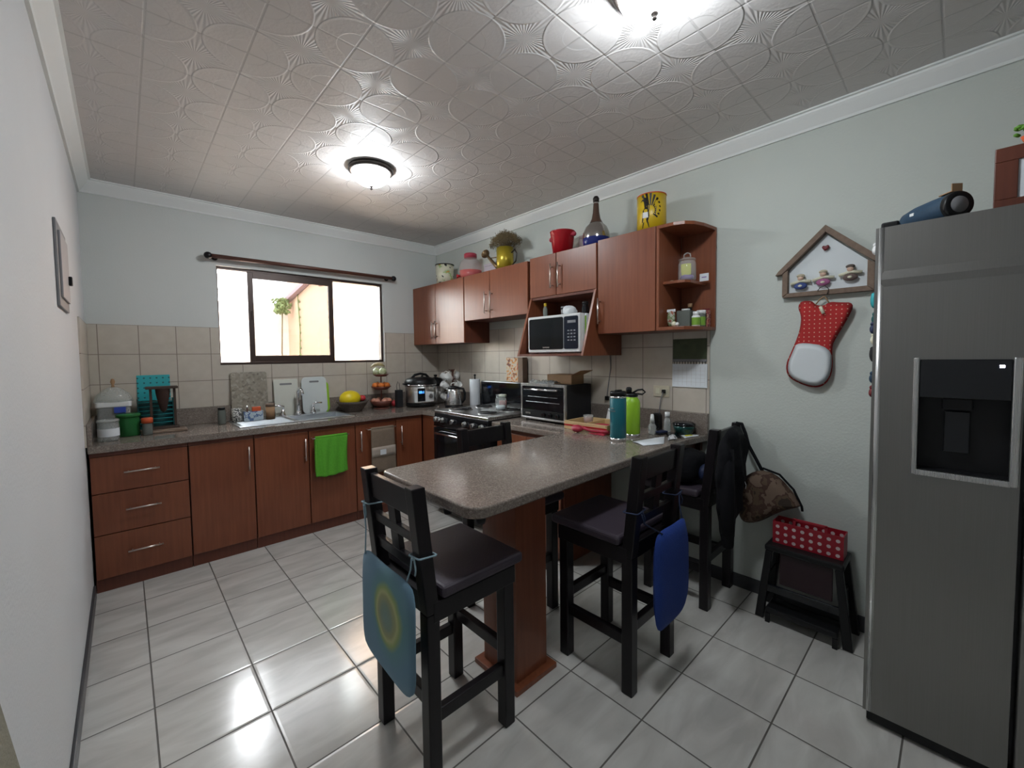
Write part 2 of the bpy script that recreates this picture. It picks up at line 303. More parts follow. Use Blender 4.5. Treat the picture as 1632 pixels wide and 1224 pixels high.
# ---------------------------------------------------------------- mesh helpers
class B:
    def __init__(s): s.bm = bmesh.new()
    def _xf(s, vs, m):
        if m is not None: bmesh.ops.transform(s.bm, matrix=m, verts=vs)
    def box(s, x0, x1, y0, y1, z0, z1, m=None):
        vs = [s.bm.verts.new((x, y, z)) for x in (x0, x1) for y in (y0, y1) for z in (z0, z1)]
        for f in ((0, 1, 3, 2), (4, 6, 7, 5), (0, 4, 5, 1), (2, 3, 7, 6), (0, 2, 6, 4), (1, 5, 7, 3)): s.bm.faces.new([vs[i] for i in f])
        s._xf(vs, m); return s
    def cbox(s, c, d, m=None):
        return s.box(c[0]-d[0]/2, c[0]+d[0]/2, c[1]-d[1]/2, c[1]+d[1]/2, c[2]-d[2]/2, c[2]+d[2]/2, m)
    def beam(s, a, b, w, h, roll=0):
        a, b = Vector(a), Vector(b); d = b-a; q = d.to_track_quat('X', 'Z').to_matrix().to_4x4(); q.translation = a
        return s.box(0, d.length, -w/2, w/2, -h/2, h/2, q @ Matrix.Rotation(roll, 4, 'X'))
    def lathe(s, prof, c=(0, 0, 0), seg=28, m=None, close=True):
        rings = []; allv = []
        for r, z in prof:
            if r < 1e-6: v = s.bm.verts.new((0, 0, z)); rings.append([v]); allv.append(v)
            else:
                k = [s.bm.verts.new((r*math.cos(2*PI*i/seg), r*math.sin(2*PI*i/seg), z)) for i in range(seg)]; rings.append(k); allv += k
        for a, b in zip(rings, rings[1:]):
            for i in range(seg):
                j = (i+1) % seg
                if len(a) == 1 and len(b) == 1: continue
                if len(a) == 1: f = s.bm.faces.new((a[0], b[j], b[i]))
                elif len(b) == 1: f = s.bm.faces.new((a[i], a[j], b[0]))
                else: f = s.bm.faces.new((a[i], a[j], b[j], b[i]))
                f.smooth = True
        if close:
            for k in (rings[0], rings[-1]):
                if len(k) > 2: s.bm.faces.new(k)
        mm = Matrix.Translation(c)
        s._xf(allv, mm @ m if m is not None else mm); return s
    def cyl(s, a, b, r, r2=None, seg=20):
        a, b = Vector(a), Vector(b); d = b-a; q = d.to_track_quat('Z', 'Y').to_matrix().to_4x4()
        return s.lathe([(r, 0), (r if r2 is None else r2, d.length)], a, seg, q)
    def sph(s, c, r, seg=16, m=None):
        if not isinstance(r, (tuple, list)): r = (r, r, r)
        n = max(6, seg//2); prof = [(math.sin(PI*i/n), -math.cos(PI*i/n)) for i in range(n+1)]; prof[0] = (0, -1); prof[-1] = (0, 1)
        mm = Matrix.Diagonal((*r, 1)); return s.lathe(prof, c, seg, (m @ mm) if m is not None else mm, False)
    def tube(s, pts, r, seg=8, closed=False):
        pts = [Vector(p) for p in pts]; n = len(pts); rings = []; prev = None
        for i, p in enumerate(pts):
            if closed: t = pts[(i+1) % n]-pts[i-1]
            else: t = pts[min(i+1, n-1)]-pts[max(i-1, 0)]
            t.normalize()
            if prev is None: u = t.orthogonal().normalized()
            else: u = (prev-t*prev.dot(t)); u = u.normalized() if u.length > 1e-6 else t.orthogonal().normalized()
            prev = u; v = t.cross(u); rr = r[i] if isinstance(r, (list, tuple)) else r
            rings.append([s.bm.verts.new(p+rr*(math.cos(2*PI*k/seg)*u+math.sin(2*PI*k/seg)*v)) for k in range(seg)])
        pr = list(zip(rings, rings[1:])) + ([(rings[-1], rings[0])] if closed else [])
        for a, b in pr:
            for k in range(seg):
                j = (k+1) % seg; f = s.bm.faces.new((a[k], a[j], b[j], b[k])); f.smooth = True
        if not closed: s.bm.faces.new(rings[0]); s.bm.faces.new(rings[-1])
        return s
    def prism(s, poly, a, b, ax='z', m=None):
        def P(u, v, w): return {'z': (u, v, w), 'y': (u, w, v), 'x': (w, u, v)}[ax]
        A = [s.bm.verts.new(P(u, v, a)) for u, v in poly]; Bv = [s.bm.verts.new(P(u, v, b)) for u, v in poly]
        s.bm.faces.new(A); s.bm.faces.new(Bv); n = len(poly)
        for i in range(n): s.bm.faces.new((A[i], A[(i+1) % n], Bv[(i+1) % n], Bv[i]))
        s._xf(A+Bv, m); return s
    def grid(s, fn, nu, nv, thick=0):
        """sheet fn(u,v)->point; thick>0 gives it a second side along +fn normal guess"""
        g = [[s.bm.verts.new(fn(i/nu, j/nv)) for j in range(nv+1)] for i in range(nu+1)]
        for i in range(nu):
            for j in range(nv):
                f = s.bm.faces.new((g[i][j], g[i+1][j], g[i+1][j+1], g[i][j+1])); f.smooth = True
        return s
    def xf(s, m): bmesh.ops.transform(s.bm, matrix=m, verts=s.bm.verts); return s

def obj(name, b, m, parent=None, loc=None, bev=0, seg=2, solid=0, sub=0, label=None, smooth=None):
    bm = b.bm; bmesh.ops.recalc_face_normals(bm, faces=bm.faces)
    me = bpy.data.meshes.new(name); bm.to_mesh(me); bm.free(); me.materials.append(M[m] if isinstance(m, str) else m)
    if smooth:
        for p in me.polygons: p.use_smooth = True
    o = bpy.data.objects.new(name, me); COL.objects.link(o)
    if parent is not None: o.parent = parent
    if loc is not None: o.location = loc
    if solid: k = o.modifiers.new('t', 'SOLIDIFY'); k.thickness = solid; k.offset = 0
    if bev: k = o.modifiers.new('b', 'BEVEL'); k.width = bev; k.segments = seg; k.limit_method = 'ANGLE'; k.angle_limit = R(40)
    if sub: k = o.modifiers.new('s', 'SUBSURF'); k.levels = sub; k.render_levels = sub
    if label: o['label'] = label
    return o
def tag(o, label, cat, group=None):
    o['label'] = label; o['category'] = cat
    if group: o['group'] = group
    return o
def thing(name, label, cat, loc=(0, 0, 0), rz=0, group=None):
    o = bpy.data.objects.new(name, None); COL.objects.link(o); o.empty_display_size = .05
    o.location = loc; o.rotation_euler = (0, 0, rz); return tag(o, label, cat, group)
def struct(name, b, m, parent=None, **k):
    o = obj(name, b, m, parent, **k)
    if parent is None: o['kind'] = 'structure'
    return o
def dup(root, loc, rz, label, group=None):
    r = root.copy(); COL.objects.link(r); r.location = loc; r.rotation_euler = (0, 0, rz); r['label'] = label
    if group: r['group'] = group
    for ch in list(root.children):
        c = ch.copy(); COL.objects.link(c); c.parent = r
        for g in ch.children: d = g.copy(); COL.objects.link(d); d.parent = c
    return r
def text(name, s, size, m, parent, mw, depth=.0006, label=None):
    cu = bpy.data.curves.new(name, 'FONT'); cu.body = s; cu.size = size; cu.extrude = depth; cu.align_x = 'CENTER'; cu.align_y = 'CENTER'
    t = bpy.data.objects.new(name+'_tmp', cu); COL.objects.link(t); dg = bpy.context.evaluated_depsgraph_get()
    me = bpy.data.meshes.new_from_object(t.evaluated_get(dg)); bpy.data.objects.remove(t); bpy.data.curves.remove(cu)
    me.materials.clear(); me.materials.append(M[m]); o = bpy.data.objects.new(name, me); COL.objects.link(o); o.parent = parent; o.matrix_local = mw; return o
# text frames: facing -x (seen from the room on the right-hand wall) and facing -y
def face_mx(loc): return Matrix.Translation(loc) @ Matrix(((0, 0, -1), (-1, 0, 0), (0, 1, 0))).to_4x4()
def face_my(loc): return Matrix.Translation(loc) @ Matrix(((1, 0, 0), (0, 0, -1), (0, 1, 0))).to_4x4()
def rrect(x0, x1, y0, y1, r, n=6):
    p = []
    for cx, cy, a0 in ((x1-r, y1-r, 0), (x0+r, y1-r, 90), (x0+r, y0+r, 180), (x1-r, y0+r, 270)):
        for i in range(n+1): a = R(a0+90*i/n); p.append((cx+r*math.cos(a), cy+r*math.sin(a)))
    return p

# ---------------------------------------------------------------- room shell
struct('floor', B().box(-.0, XW, YF, 0, -.1, 0), 'floor')
struct('ceiling', B().box(0, XW, YF, 0, H, H+.1), 'ceil')
struct('wall_left', B().box(-.15, 0, YF, .15, 0, H), 'wall_l')
struct('wall_right', B().box(XW, XW+.15, YF, .15, 0, H), 'wall_r')
struct('wall_front', B().box(-.15, XW+.15, YF-.15, YF, 0, H), 'wall')
WX0, WX1, WZ0, WZ1 = .765, 2.20, 1.36, 2.165
b = B().box(0, WX0, 0, .15, 0, H).box(WX1, XW, 0, .15, 0, H).box(WX0, WX1, 0, .15, 0, WZ0).box(WX0, WX1, 0, .15, WZ1, H)
struct('wall_back', b, 'wall')
# tiled band round the worktop
b = B().box(.009, WX0, -.008, 0, CT, 1.663).box(WX1, XW-.009, -.008, 0, CT, 1.663).box(WX0, WX1, -.008, 0, CT, WZ0)
struct('trim_1', b, 'wtile')
struct('trim_2', B().box(XW-.008, XW, -3.02, 0, CT, 1.663), 'wtile')
struct('trim_3', B().box(0, .008, -.63, 0, CT, 1.663), 'wtile')
# crown moulding (profile swept as prism) and skirting
def crown(sgn):
    return [(0, H), (0, H-.085), (.012, H-.085), (.016, H-.074), (.022, H-.066), (.050, H-.030), (.058, H-.018), (.060, H-.010), (.072, H-.008), (.072, H)]
struct('trim_4', B().prism([(-u, z) for u, z in crown(1)], 0, XW, 'x').xf(Matrix.Identity(4)), 'crown')
b = B(); b.prism([(u, z) for u, z in crown(1)], YF, 0, 'y'); struct('trim_5', b, 'crown')
b = B(); b.prism([(XW-u, z) for u, z in crown(1)], YF, 0, 'y'); struct('trim_6', b, 'crown')
struct('baseboard_left', B().box(0, .012, YF, -.63, 0, .075), 'skirt', bev=.003)
struct('baseboard_right', B().box(XW-.012, XW, YF, -2.34, 0, .08), 'skirt', bev=.003)

# ---------------------------------------------------------------- window, with its sash, rod outside the frame
wd = bpy.data.objects.new('window_1', None); COL.objects.link(wd); wd['kind'] = 'structure'
b = B(); t = .022
b.box(WX0, WX1, .03, .09, WZ1-t, WZ1).box(WX0, WX1, .03, .09, WZ0, WZ0+t).box(WX0, WX0+.012, .03, .09, WZ0+t, WZ1-t).box(WX1-t, WX1, .03, .09, WZ0+t, WZ1-t)
obj('window_frame', b, 'alu', wd, bev=.002)
sx0, sx1 = .985, 1.70
b = B(); b.box(sx0, sx0+.042, .032, .056, WZ0+.02, WZ1-.02).box(sx1-.042, sx1, .032, .056, WZ0+.02, WZ1-.02)
b.box(sx0+.042, sx1-.042, .032, .056, WZ0+.02, WZ0+.075).box(sx0+.042, sx1-.042, .032, .056, WZ1-.07, WZ1-.02)
obj('sliding_sash', b, 'alu', wd, bev=.002)
obj('sash_latch', B().cbox((sx0+.03, .026, 1.78), (.018, .012, .07)), 'alu', wd, bev=.003)
obj('sliding_pane', B().box(sx0+.042, sx1-.042, .042, .046, WZ0+.075, WZ1-.07), 'tglass', wd)
obj('fixed_pane', B().box(1.66, WX1-t, .070, .074, WZ0+t, WZ1-t), 'wglass', wd)
obj('window_reveal', B().box(WX0, WX1, -.004, .03, WZ0-.008, WZ0), 'whitec', wd)
rod = thing('curtain_rod', 'brown wooden curtain rod with round finials above the window', 'curtain rod', (1.497, -.07, 2.222))
obj('rod', B().cyl((-.77, 0, 0), (.77, 0, 0), .0165), 'rodwood', rod)
for s in (-1, 1):
    obj('finial', B().sph((s*.79, 0, 0), (.029, .027, .027)), 'black_wood', rod)
    obj('bracket', B().cyl((s*.74, .0, 0), (s*.74, .069, 0), .008).cyl((s*.74, .06, 0), (s*.74, .0695, 0), .022), 'iron', rod)

# outside: a small walled patio
struct('ground_outside', B().box(-4, 7, .15, 6, -.3, -.1), 'pale')
struct('wall_outside', B().box(2.45, 2.60, .18, 4.3, -.1, 3.0), 'peach')
struct('wall_outside_far', B().box(-4, 2.60, 4.3, 4.45, -.1, 2.38), 'pale')
struct('wall_outside_side', B().box(-.9, -.75, .4, 4.2, -.1, 2.2), 'pale')
gt = thing('roof_gutter', 'mauve roof gutter sloping along the top of the peach patio wall', 'gutter')
obj('channel', B().beam((2.40, .6, 3.02), (2.40, 4.25, 2.44), .09, .07), 'gutter', gt)
obj('downpipe_elbow', B().tube([(2.42, 2.55, 2.70), (2.40, 2.52, 2.60), (2.42, 2.48, 2.50)], .03), 'gutter', gt)
fn = thing('yard_gate_frame', 'thin metal gate frame standing in the patio beyond the window', 'gate', (.95, 3.2, -.1))
obj('post', B().box(0, .03, 0, .03, 0, 1.75), 'gutter', fn); obj('crossbar', B().box(-1.6, 0, 0, .03, 1.70, 1.74), 'gutter', fn)
obj('upper_crossbar', B().box(-1.6, .03, 0, .03, 2.16, 2.20), 'card', fn)
obj('post', B().box(-1.6, -1.57, 0, .03, 0, 2.2), 'gutter', fn)
cl = thing('creeper', 'green creeper growing at the far corner of the patio wall', 'plant', (2.27, 4.0, -.1))
obj('stem', B().tube([(0, 0, 0), (.03, .02, .8), (-.02, .0, 1.6), (.02, .02, 2.5)], .010), 'dried', cl)
b = B(); rr = random.Random(3)
for i in range(160):
    c = Vector((rr.gauss(0, .06), rr.gauss(0, .04), rr.uniform(2.30, 2.56))); q = Matrix.Translation(c) @ Matrix.Rotation(rr.uniform(0, 6), 4, 'Y') @ Matrix.Rotation(rr.uniform(-1, 1), 4, 'X')
    b.sph((0, 0, 0), (.030, .008, .018), 6, q)
obj('foliage', b, 'leaf', cl)
vp = thing('wall_vine', 'thin dry vine climbing up the peach patio wall', 'plant', (2.44, 3.6, -.1))
b = B().tube([(0, 0, 0), (-.02, .03, 1), (0, 0, 2), (-.02, .0, 2.6)], .008)
for i in range(13):
    z = .9+i*.13; b.tube([(0, 0, z), (-.03, -.10, z+.04), (-.03, -.16, z-.01)], .007, 5)
obj('stem', b, 'leaf', vp)

# ---------------------------------------------------------------- ceiling lamps
def lamp(loc, label):
    t = thing('ceiling_lamp', label, 'ceiling lamp', loc)
    obj('rim', B().lathe([(.09, 0), (.135, 0), (.142, -.010), (.139, -.026), (.126, -.034), (.115, -.026), (.09, -.018)], seg=40), 'iron', t)
    m = mat('lit_frosted_glass', (.9, .93, 1), .3, emit=(.90, .96, 1), es=LAMP_E) if 'lit' not in M else M['lit']; M['lit'] = m
    obj('glass_dome', B().lathe([(.118, -.030), (.115, -.052), (.100, -.078), (.07, -.100), (.035, -.112), (.001, -.115)], seg=40, close=False), m, t, label='lit frosted dome')
    obj('finial', B().lathe([(.0, -.113), (.014, -.114), (.012, -.122), (.005, -.126), (.009, -.134), (.0, -.142)], seg=14), 'iron', t)
    return t
lamp((1.423, -1.44, H), 'round ceiling lamp in bronze rim lit above the middle of the kitchen floor')
lamp((1.514, -3.358, H), 'round ceiling lamp in bronze rim cut off by the top edge of the photo')

# ---------------------------------------------------------------- base cabinets along the window wall
YC = -.59
def bar_handle(name, parent, p0, p1, off):
    """thin bar handle between two points, standing off along 'off'"""
    p0, p1, off = Vector(p0), Vector(p1), Vector(off); b = B().cyl(p0+off, p1+off, .005, seg=10); d = (p1-p0)*.12
    b.cyl(p0+d, p0+d+off, .004, seg=8).cyl(p1-d, p1-d+off, .004, seg=8)
    return obj(name, b, 'handle', parent)
def base_unit(x0, x1, label, name='base_cabinet', ):
    t = thing(name, label, 'cabinet', ((x0+x1)/2, YC, 0)); w = (x1-x0)/2
    obj('carcass', B().box(-w, w, .02, .575, .08, .857), 'woodd', t)
    obj('plinth', B().box(-w, w, .015, .04, 0, .08), 'woodd', t, label='darker wooden plinth')
    obj('top_rail', B().box(-w, w, .0, .02, .832, .857), 'woodd', t)
    return t, w
t, w = base_unit(.012, .478, 'reddish wood cabinet of three drawers beside the white side wall', 'drawer_cabinet')
for z0, z1, hz in ((.607, .828, .722), (.353, .602, .49), (.083, .348, .225)):
    d = obj('drawer', B().box(-w+.002, w-.002, 0, .018, z0, z1), 'wood', t, bev=.002)
    bar_handle('handle', d, (-.085, 0, hz), (.085, 0, hz), (0, -.028, 0))
for x0, x1, doors, label in ((.482, .862, ((.482, .862, .827),), 'reddish wood base cabinet with one door next to the drawers'),
                             (.866, 1.618, ((.866, 1.24, 1.212), (1.244, 1.618, None)), 'wide reddish wood sink cabinet where the green towel hangs'),
                             (1.622, 1.996, ((1.622, 1.996, 1.662),), 'reddish wood base cabinet behind the taupe hanging towel'),
                             (2.0, 2.272, ((2.0, 2.272, 2.045),), 'narrow reddish wood corner cabinet between taupe towel and stove')):
    t, w = base_unit(x0, x1, label); c = (x0+x1)/2
    for a, e, hx in doors:
        d = obj('door', B().box(a-c+.002, e-c-.002, 0, .018, .083, .828), 'wood', t, bev=.002)
        if hx: bar_handle('handle', d, (hx-c, 0, .60), (hx-c, 0, .775), (0, -.028, 0))
# unit filling the turn of the L and the unit between stove and peninsula
t = thing('corner_cabinet', 'reddish wood panel in the corner next to the black stove', 'cabinet', (2.30, -.73, 0))
obj('carcass', B().box(0, .55, -.12, .72, .08, .857), 'woodd', t)
obj('panel', B().box(-.018, 0, -.125, .138, .08, .85), 'wood', t)
t = thing('base_cabinet', 'reddish wood base cabinet under the toaster oven between stove and peninsula', 'cabinet', (2.30, -1.98, 0))
obj('carcass', B().box(0, .55, -.325, .31, .08, .857), 'woodd', t)
obj('plinth', B().box(.03, .05, -.325, .31, 0, .08), 'woodd', t)
for a, e in ((-.325, -.01), (-.006, .31)):
    d = obj('door', B().box(-.018, 0, a+.002, e-.002, .083, .828), 'wood', t, bev=.002)
    hy = -.05 if a < -.1 else .035
    bar_handle('handle', d, (-.018, hy, .60), (-.018, hy, .775), (-.028, 0, 0))
obj('end_panel', B().box(0, .55, -.338, -.326, 0, .857), 'wood', t)

# ---------------------------------------------------------------- granite worktop with peninsula and splash strip
ct = thing('worktop', 'brown speckled granite worktop running round the walls into the peninsula', 'worktop')
z0, z1 = .858, CT
b = B()
sxa, sxb, sya, syb = .806, 1.636, -.474, -.126   # sink hole
b.box(.009, sxa, -.615, -.009, z0, z1).box(sxb, 2.265, -.615, -.009, z0, z1).box(sxa, sxb, -.615, sya, z0, z1).box(sxa, sxb, syb, -.009, z0, z1)
b.box(2.265, XW-.009, -.865, -.009, z0, z1)
obj('worktop_slab', b, 'granite', ct)
poly = [(2.265, -2.31), (2.265, -1.625), (XW-.009, -1.625), (XW-.009, -3.02), (2.60, -2.985)] 
left = [(1.08+.07*math.cos(a), -2.93+.07*math.sin(a)) for a in [R(270-90*i/6) for i in range(7)]] + [(1.065+.05*math.cos(a), -2.36+.05*math.sin(a)) for a in [R(180-90*i/6) for i in range(7)]]
poly += left
obj('peninsula_slab', B().prism(poly, z0, z1), 'granite', ct, bev=.008, seg=3)
for q in ((.012, XW-.03, -.030, -.009), (XW-.030, XW-.009, -.85, -.009), (XW-.030, XW-.009, -3.02, -1.63), (.009, .03, -.61, -.031)):
    obj('splash_strip', B().box(*q, CT, 1.03), 'granite', ct, bev=.002)
for x, y in ((1.045, -2.80), (1.075, -2.955)): obj('rubber_bumper', B().lathe([(0, .828), (.014, .828), (.018, .840), (.018, .858), (0, .858)], (x, y, 0)), 'black', ct)
# peninsula column + rails
t = thing('peninsula_column', 'square reddish wood column holding up the tip of the peninsula', 'column', (1.445, -2.73, 0))
obj('shaft', B().box(-.093, .093, -.108, .108, .02, .855), 'wood', t, bev=.002)
obj('foot_plinth', B().box(-.125, .125, -.14, .14, 0, .024), 'wood', t, bev=.003)
t = thing('wall_bracket', 'dark wooden bracket under the peninsula edge where it meets the wall', 'bracket', (2.66, -2.93, .857))
obj('bracket_board', B().prism([(-.40, 0), (.19, 0), (.19, -.07), (.10, -.085), (-.22, -.078), (-.40, -.02)], -.02, .02, 'y'), 'woodd', t, bev=.003)
obj('wall_cleat', B().box(.17, .198, -.05, .5, -.06, 0), 'woodd', t)

# ---------------------------------------------------------------- sink
t = thing('sink', 'stainless steel sink with drainboard let into the worktop under the window', 'sink', (1.225, -.28, CT+.0012))
def sink_basin(b, x0, x1, y0, y1, d):
    th = .004
    b.box(x0, x1, y0, y1, -d-th, -d).box(x0, x0+th, y0, y1, -d, 0).box(x1-th, x1, y0, y1, -d, 0).box(x0, x1, y0, y0+th, -d, 0).box(x0, x1, y1-th, y1, -d, 0)
obj('rim', B().box(-.43, .43, -.225, -.19, 0, .006).box(-.43, .43, .15, .22, 0, .006).box(-.43, -.415, -.19, .15, 0, .006).box(.405, .43, -.19, .15, 0, .006).box(-.04, -.01, -.19, .15, 0, .006), 'sinksteel', t, bev=.002)
b = B(); b.box(-.415, -.04, -.19, .15, -.002, .002)
for i in range(9): b.box(-.40, -.06, -.17+i*.034, -.158+i*.034, .002, .005)
obj('drainboard', b, 'sinksteel', t, bev=.0015)
b = B(); sink_basin(b, -.01, .405, -.19, .15, .036); obj('basin', b, 'sinksteel', t)
obj('drain', B().lathe([(.0, -.035), (.03, -.035), (.032, -.033), (.0, -.033)], (.2, -.02, 0)), 'chrome', t)
t = thing('faucet', 'chrome kitchen faucet with two curved lever handles behind the sink', 'faucet', (1.31, -.115, CT+.006))
obj('spout', B().tube([(0, 0, 0), (0, 0, .10), (0, 0, .20), (.0, -.02, .232), (0, -.06, .24), (0, -.11, .225), (0, -.135, .19)], [.017, .014, .0125, .012, .012, .012, .012], 12).cyl((0, 0, 0), (0, 0, .035), .024, .018), 'chrome', t)
for s in (-1, 1):
    h = obj('tap_handle', B().lathe([(.024, 0), (.022, .02), (.013, .045), (.012, .06), (.0, .065)], (s*.125, 0, 0)).tube([(s*.125, 0, .055), (s*.12, -.005, .085), (s*.15 if s > 0 else -.155, -.01, .098), (s*.125+(.075 if s > 0 else -.075), -.01, .095)], [.010, .009, .008, .007], 8), 'chrome', t)

# ---------------------------------------------------------------- stove
t = thing('stove', 'black electric stove with steel top and round knobs beside the corner', 'stove', (2.25, -1.245, 0))
w = .375
obj('body', B().box(.0, .595, -w, w, .05, .905), 'black', t, bev=.004)
obj('cooktop', B().box(-.015, .56, -w-.003, w+.003, .905, .93), 'steel', t, bev=.006, label='brushed steel cooktop')
obj('control_panel', B().prism([(-.025, .785), (0, .785), (0, .905), (-.012, .905)], -w, w, 'y'), 'blackg', t, bev=.003)
for i, y in enumerate((.335, .285, .225, .08, -.09, -.20, -.31)):
    k = obj('knob', B().cyl((-.02, y, .85), (-.045, y, .848), .022, .018).cbox((-.049, y, .848), (.008, .008, .036)), 'chrome' if i % 2 else 'steel', t, bev=.001)
obj('oven_door', B().box(-.03, 0, -w+.005, w-.005, .24, .775), 'blackg', t, bev=.005)
obj('oven_handle', B().tube([(-.03, -.30, .73), (-.065, -.29, .735), (-.07, 0, .737), (-.065, .29, .735), (-.03, .30, .73)], .009), 'chrome', t)
obj('storage_drawer', B().box(-.025, 0, -w+.005, w-.005, .06, .232), 'black', t, bev=.004)
obj('backguard', B().box(.53, .595, -w, w, .93, 1.165), 'blackg', t, bev=.008)
for cx, cy, r in ((.14, .19, .10), (.14, -.19, .075), (.41, .19, .075), (.41, -.19, .10)):
    bu = obj('burner', B().lathe([(0, .9315), (r+.012, .9315), (r+.012, .935), (r, .933), (0, .932)], (cx, cy, 0)), 'steel', t)
    pts = [(cx+(.015+(r-.015)*k/70)*math.cos(k*.36), cy+(.015+(r-.015)*k/70)*math.sin(k*.36), .941) for k in range(71)]
    obj('coil', B().tube(pts, .0045, 6), 'coil', bu)

# ---------------------------------------------------------------- wall cabinets on the right-hand wall
XU = 2.544
def wall_unit(y0, y1, z0, z1, label, doors, name='wall_cabinet'):
    t = thing(name, label, 'cabinet', (XU, (y0+y1)/2, z0)); w = (y1-y0)/2; h = z1-z0; c = (y0+y1)/2
    obj('carcass', B().box(.019, XW-XU-.009, -w, w, 0, h), 'woodd', t)
    for a, e, hy, ha, hb in doors:
        d = obj('door', B().box(0, .018, a-c+.0015, e-c-.0015, .0, h), 'wood', t, bev=.002)
        bar_handle('handle', d, (0, hy-c, ha-z0), (0, hy-c, hb-z0), (-.03, 0, 0))
    return t
wall_unit(-.925, -.012, 1.535, 2.145, 'tall reddish wall cabinet with two doors in the far corner', ((-.445, -.012, -.475, 1.59, 1.765), (-.925, -.448, -.41, 1.59, 1.765)))
wall_unit(-1.76, -.935, 1.735, 2.145, 'short reddish wall cabinet with two doors above the stove', ((-1.30, -.935, -1.335, 1.78, 1.965), (-1.76, -1.303, -1.26, 1.78, 1.965)))
wall_unit(-2.405, -1.785, 1.85, 2.155, 'short reddish wall cabinet with two doors above the microwave', ((-2.05, -1.785, -2.09, 1.90, 2.075), (-2.405, -2.053, -2.02, 1.90, 2.075)))
wall_unit(-2.825, -2.415, 1.545, 2.165, 'tall reddish wall cabinet with a single door beside the microwave', ((-2.825, -2.415, -2.435, 1.61, 1.78),))
# niche that carries the microwave
t = thing('microwave_shelf', 'reddish open shelf with slanting sides holding the microwave', 'shelf', (XU, -2.095, 1.40))
for y in (-.308, .29):
    obj('side_panel', B().prism([(0.0, .448), (.31, .448), (.31, 0), (-.15, 0)], y, y+.018, 'y'), 'wood', t, bev=.001)
obj('bottom_board', B().box(-.148, .31, -.29, .29, 0, .018), 'woodd', t, bev=.001)
obj('back_board', B().box(.295, .31, -.29, .29, .018, .448), 'woodd', t)
obj('top_board', B().box(.005, .295, -.29, .29, .43, .448), 'woodd', t)
# curved end shelf
t = thing('corner_shelf', 'reddish open end shelf with curved boards at the end of the wall cabinets', 'shelf', (0, 0, 0))
def curve_outline(sc=0):
    pts = [(2.548+sc, -2.828), (2.550+sc, -2.93), (2.575+sc*.8, -2.985+sc*.3), (2.62+sc*.5, -3.02+sc*.6), (2.70, -3.042+sc), (2.855, -3.055+sc), (2.855, -2.828)]
    return pts
obj('top_board', B().prism(curve_outline(), 2.145, 2.165), 'wood', t, bev=.002)
obj('bottom_board', B().prism(curve_outline(), 1.545, 1.565), 'wood', t, bev=.002)
obj('middle_board', B().prism(curve_outline(.05), 1.822, 1.838), 'wood', t, bev=.002)
obj('back_panel', B().box(2.838, 2.855, -3.055, -2.847, 1.565, 2.145), 'wood', t)
obj('side_panel', B().box(2.548, 2.838, -2.845, -2.829, 1.565, 2.145), 'wood', t)

# ---------------------------------------------------------------- bar stools
def stool(loc, rz, label):
    t = thing('bar_stool', label, 'stool', loc, rz); a = .165; q = .024
    def leg(x, y, top, back):
        b = B()
        if back:
            b.box(x-q, x+q, y-q, y+q, 0, .58)
            b.prism([(-.165-q, .58), (-.165+q, .58), (-.165+q-.045, 1.0), (-.165-q-.045, 1.0)], x-q, x+q, 'x')
        else: b.box(x-q, x+q, y-q, y+q, 0, top)
        return b
    for x in (-a, a):
        obj('leg', leg(x, a, .60, False), 'black_wood', t, bev=.004)
        obj('back_post', leg(x, -a, .60, True), 'black_wood', t, bev=.004)
    obj('seat_frame', B().box(-a-.026, a+.026, -a+.0, a+.03, .55, .617), 'black_wood', t, bev=.003)
    obj('seat', B().box(-.20, .20, -.135, .232, .618, .660), 'seat', t, bev=.014, seg=3, label='padded dark purple seat')
    def bk(z): return -.165-.045*(z-.58)/.42
    def rail(z0, z1, th=.022):
        return B().prism([(bk(z0)-th/2, z0), (bk(z0)+th/2, z0), (bk(z1)+th/2, z1), (bk(z1)-th/2, z1)], -a+q, a-q, 'x')
    obj('top_rail', rail(.895, .985), 'black_wood', t, bev=.003)
    obj('cross_rail', rail(.805, .84), 'black_wood', t, bev=.003); obj('cross_rail', rail(.705, .745), 'black_wood', t, bev=.003)
    for z0, z1 in ((.745, .805), (.84, .895)):
        obj('centre_slat', B().prism([(bk(z0)-.01, z0), (bk(z0)+.01, z0), (bk(z1)+.01, z1), (bk(z1)-.01, z1)], -.025, .025, 'x'), 'black_wood', t)
    for x in (-a, a): obj('stretcher', B().box(x-.014, x+.014, -a+q, a-q, .20, .245), 'black_wood', t, bev=.003)
    obj('stretcher', B().box(-a+q, a-q, a-.014, a+.014, .27, .315), 'black_wood', t, bev=.003)
    obj('stretcher', B().box(-a+q, a-q, -a-.014, -a+.014, .255, .30), 'black_wood', t, bev=.003)
    return t
st = stool((1.05, -2.755, 0), -PI/2, 'black wooden bar stool carrying the pale blue cushion at the peninsula tip')
dup(st, (1.845, -3.005, 0), 0, 'black wooden bar stool carrying the royal blue cushion at the long peninsula side')
dup(st, (2.655, -2.985, 0), 0, 'black wooden bar stool loaded with bags against the wall')
dup(st, (1.738, -2.39, 0), PI, 'black wooden bar stool on the stove side of the peninsula')

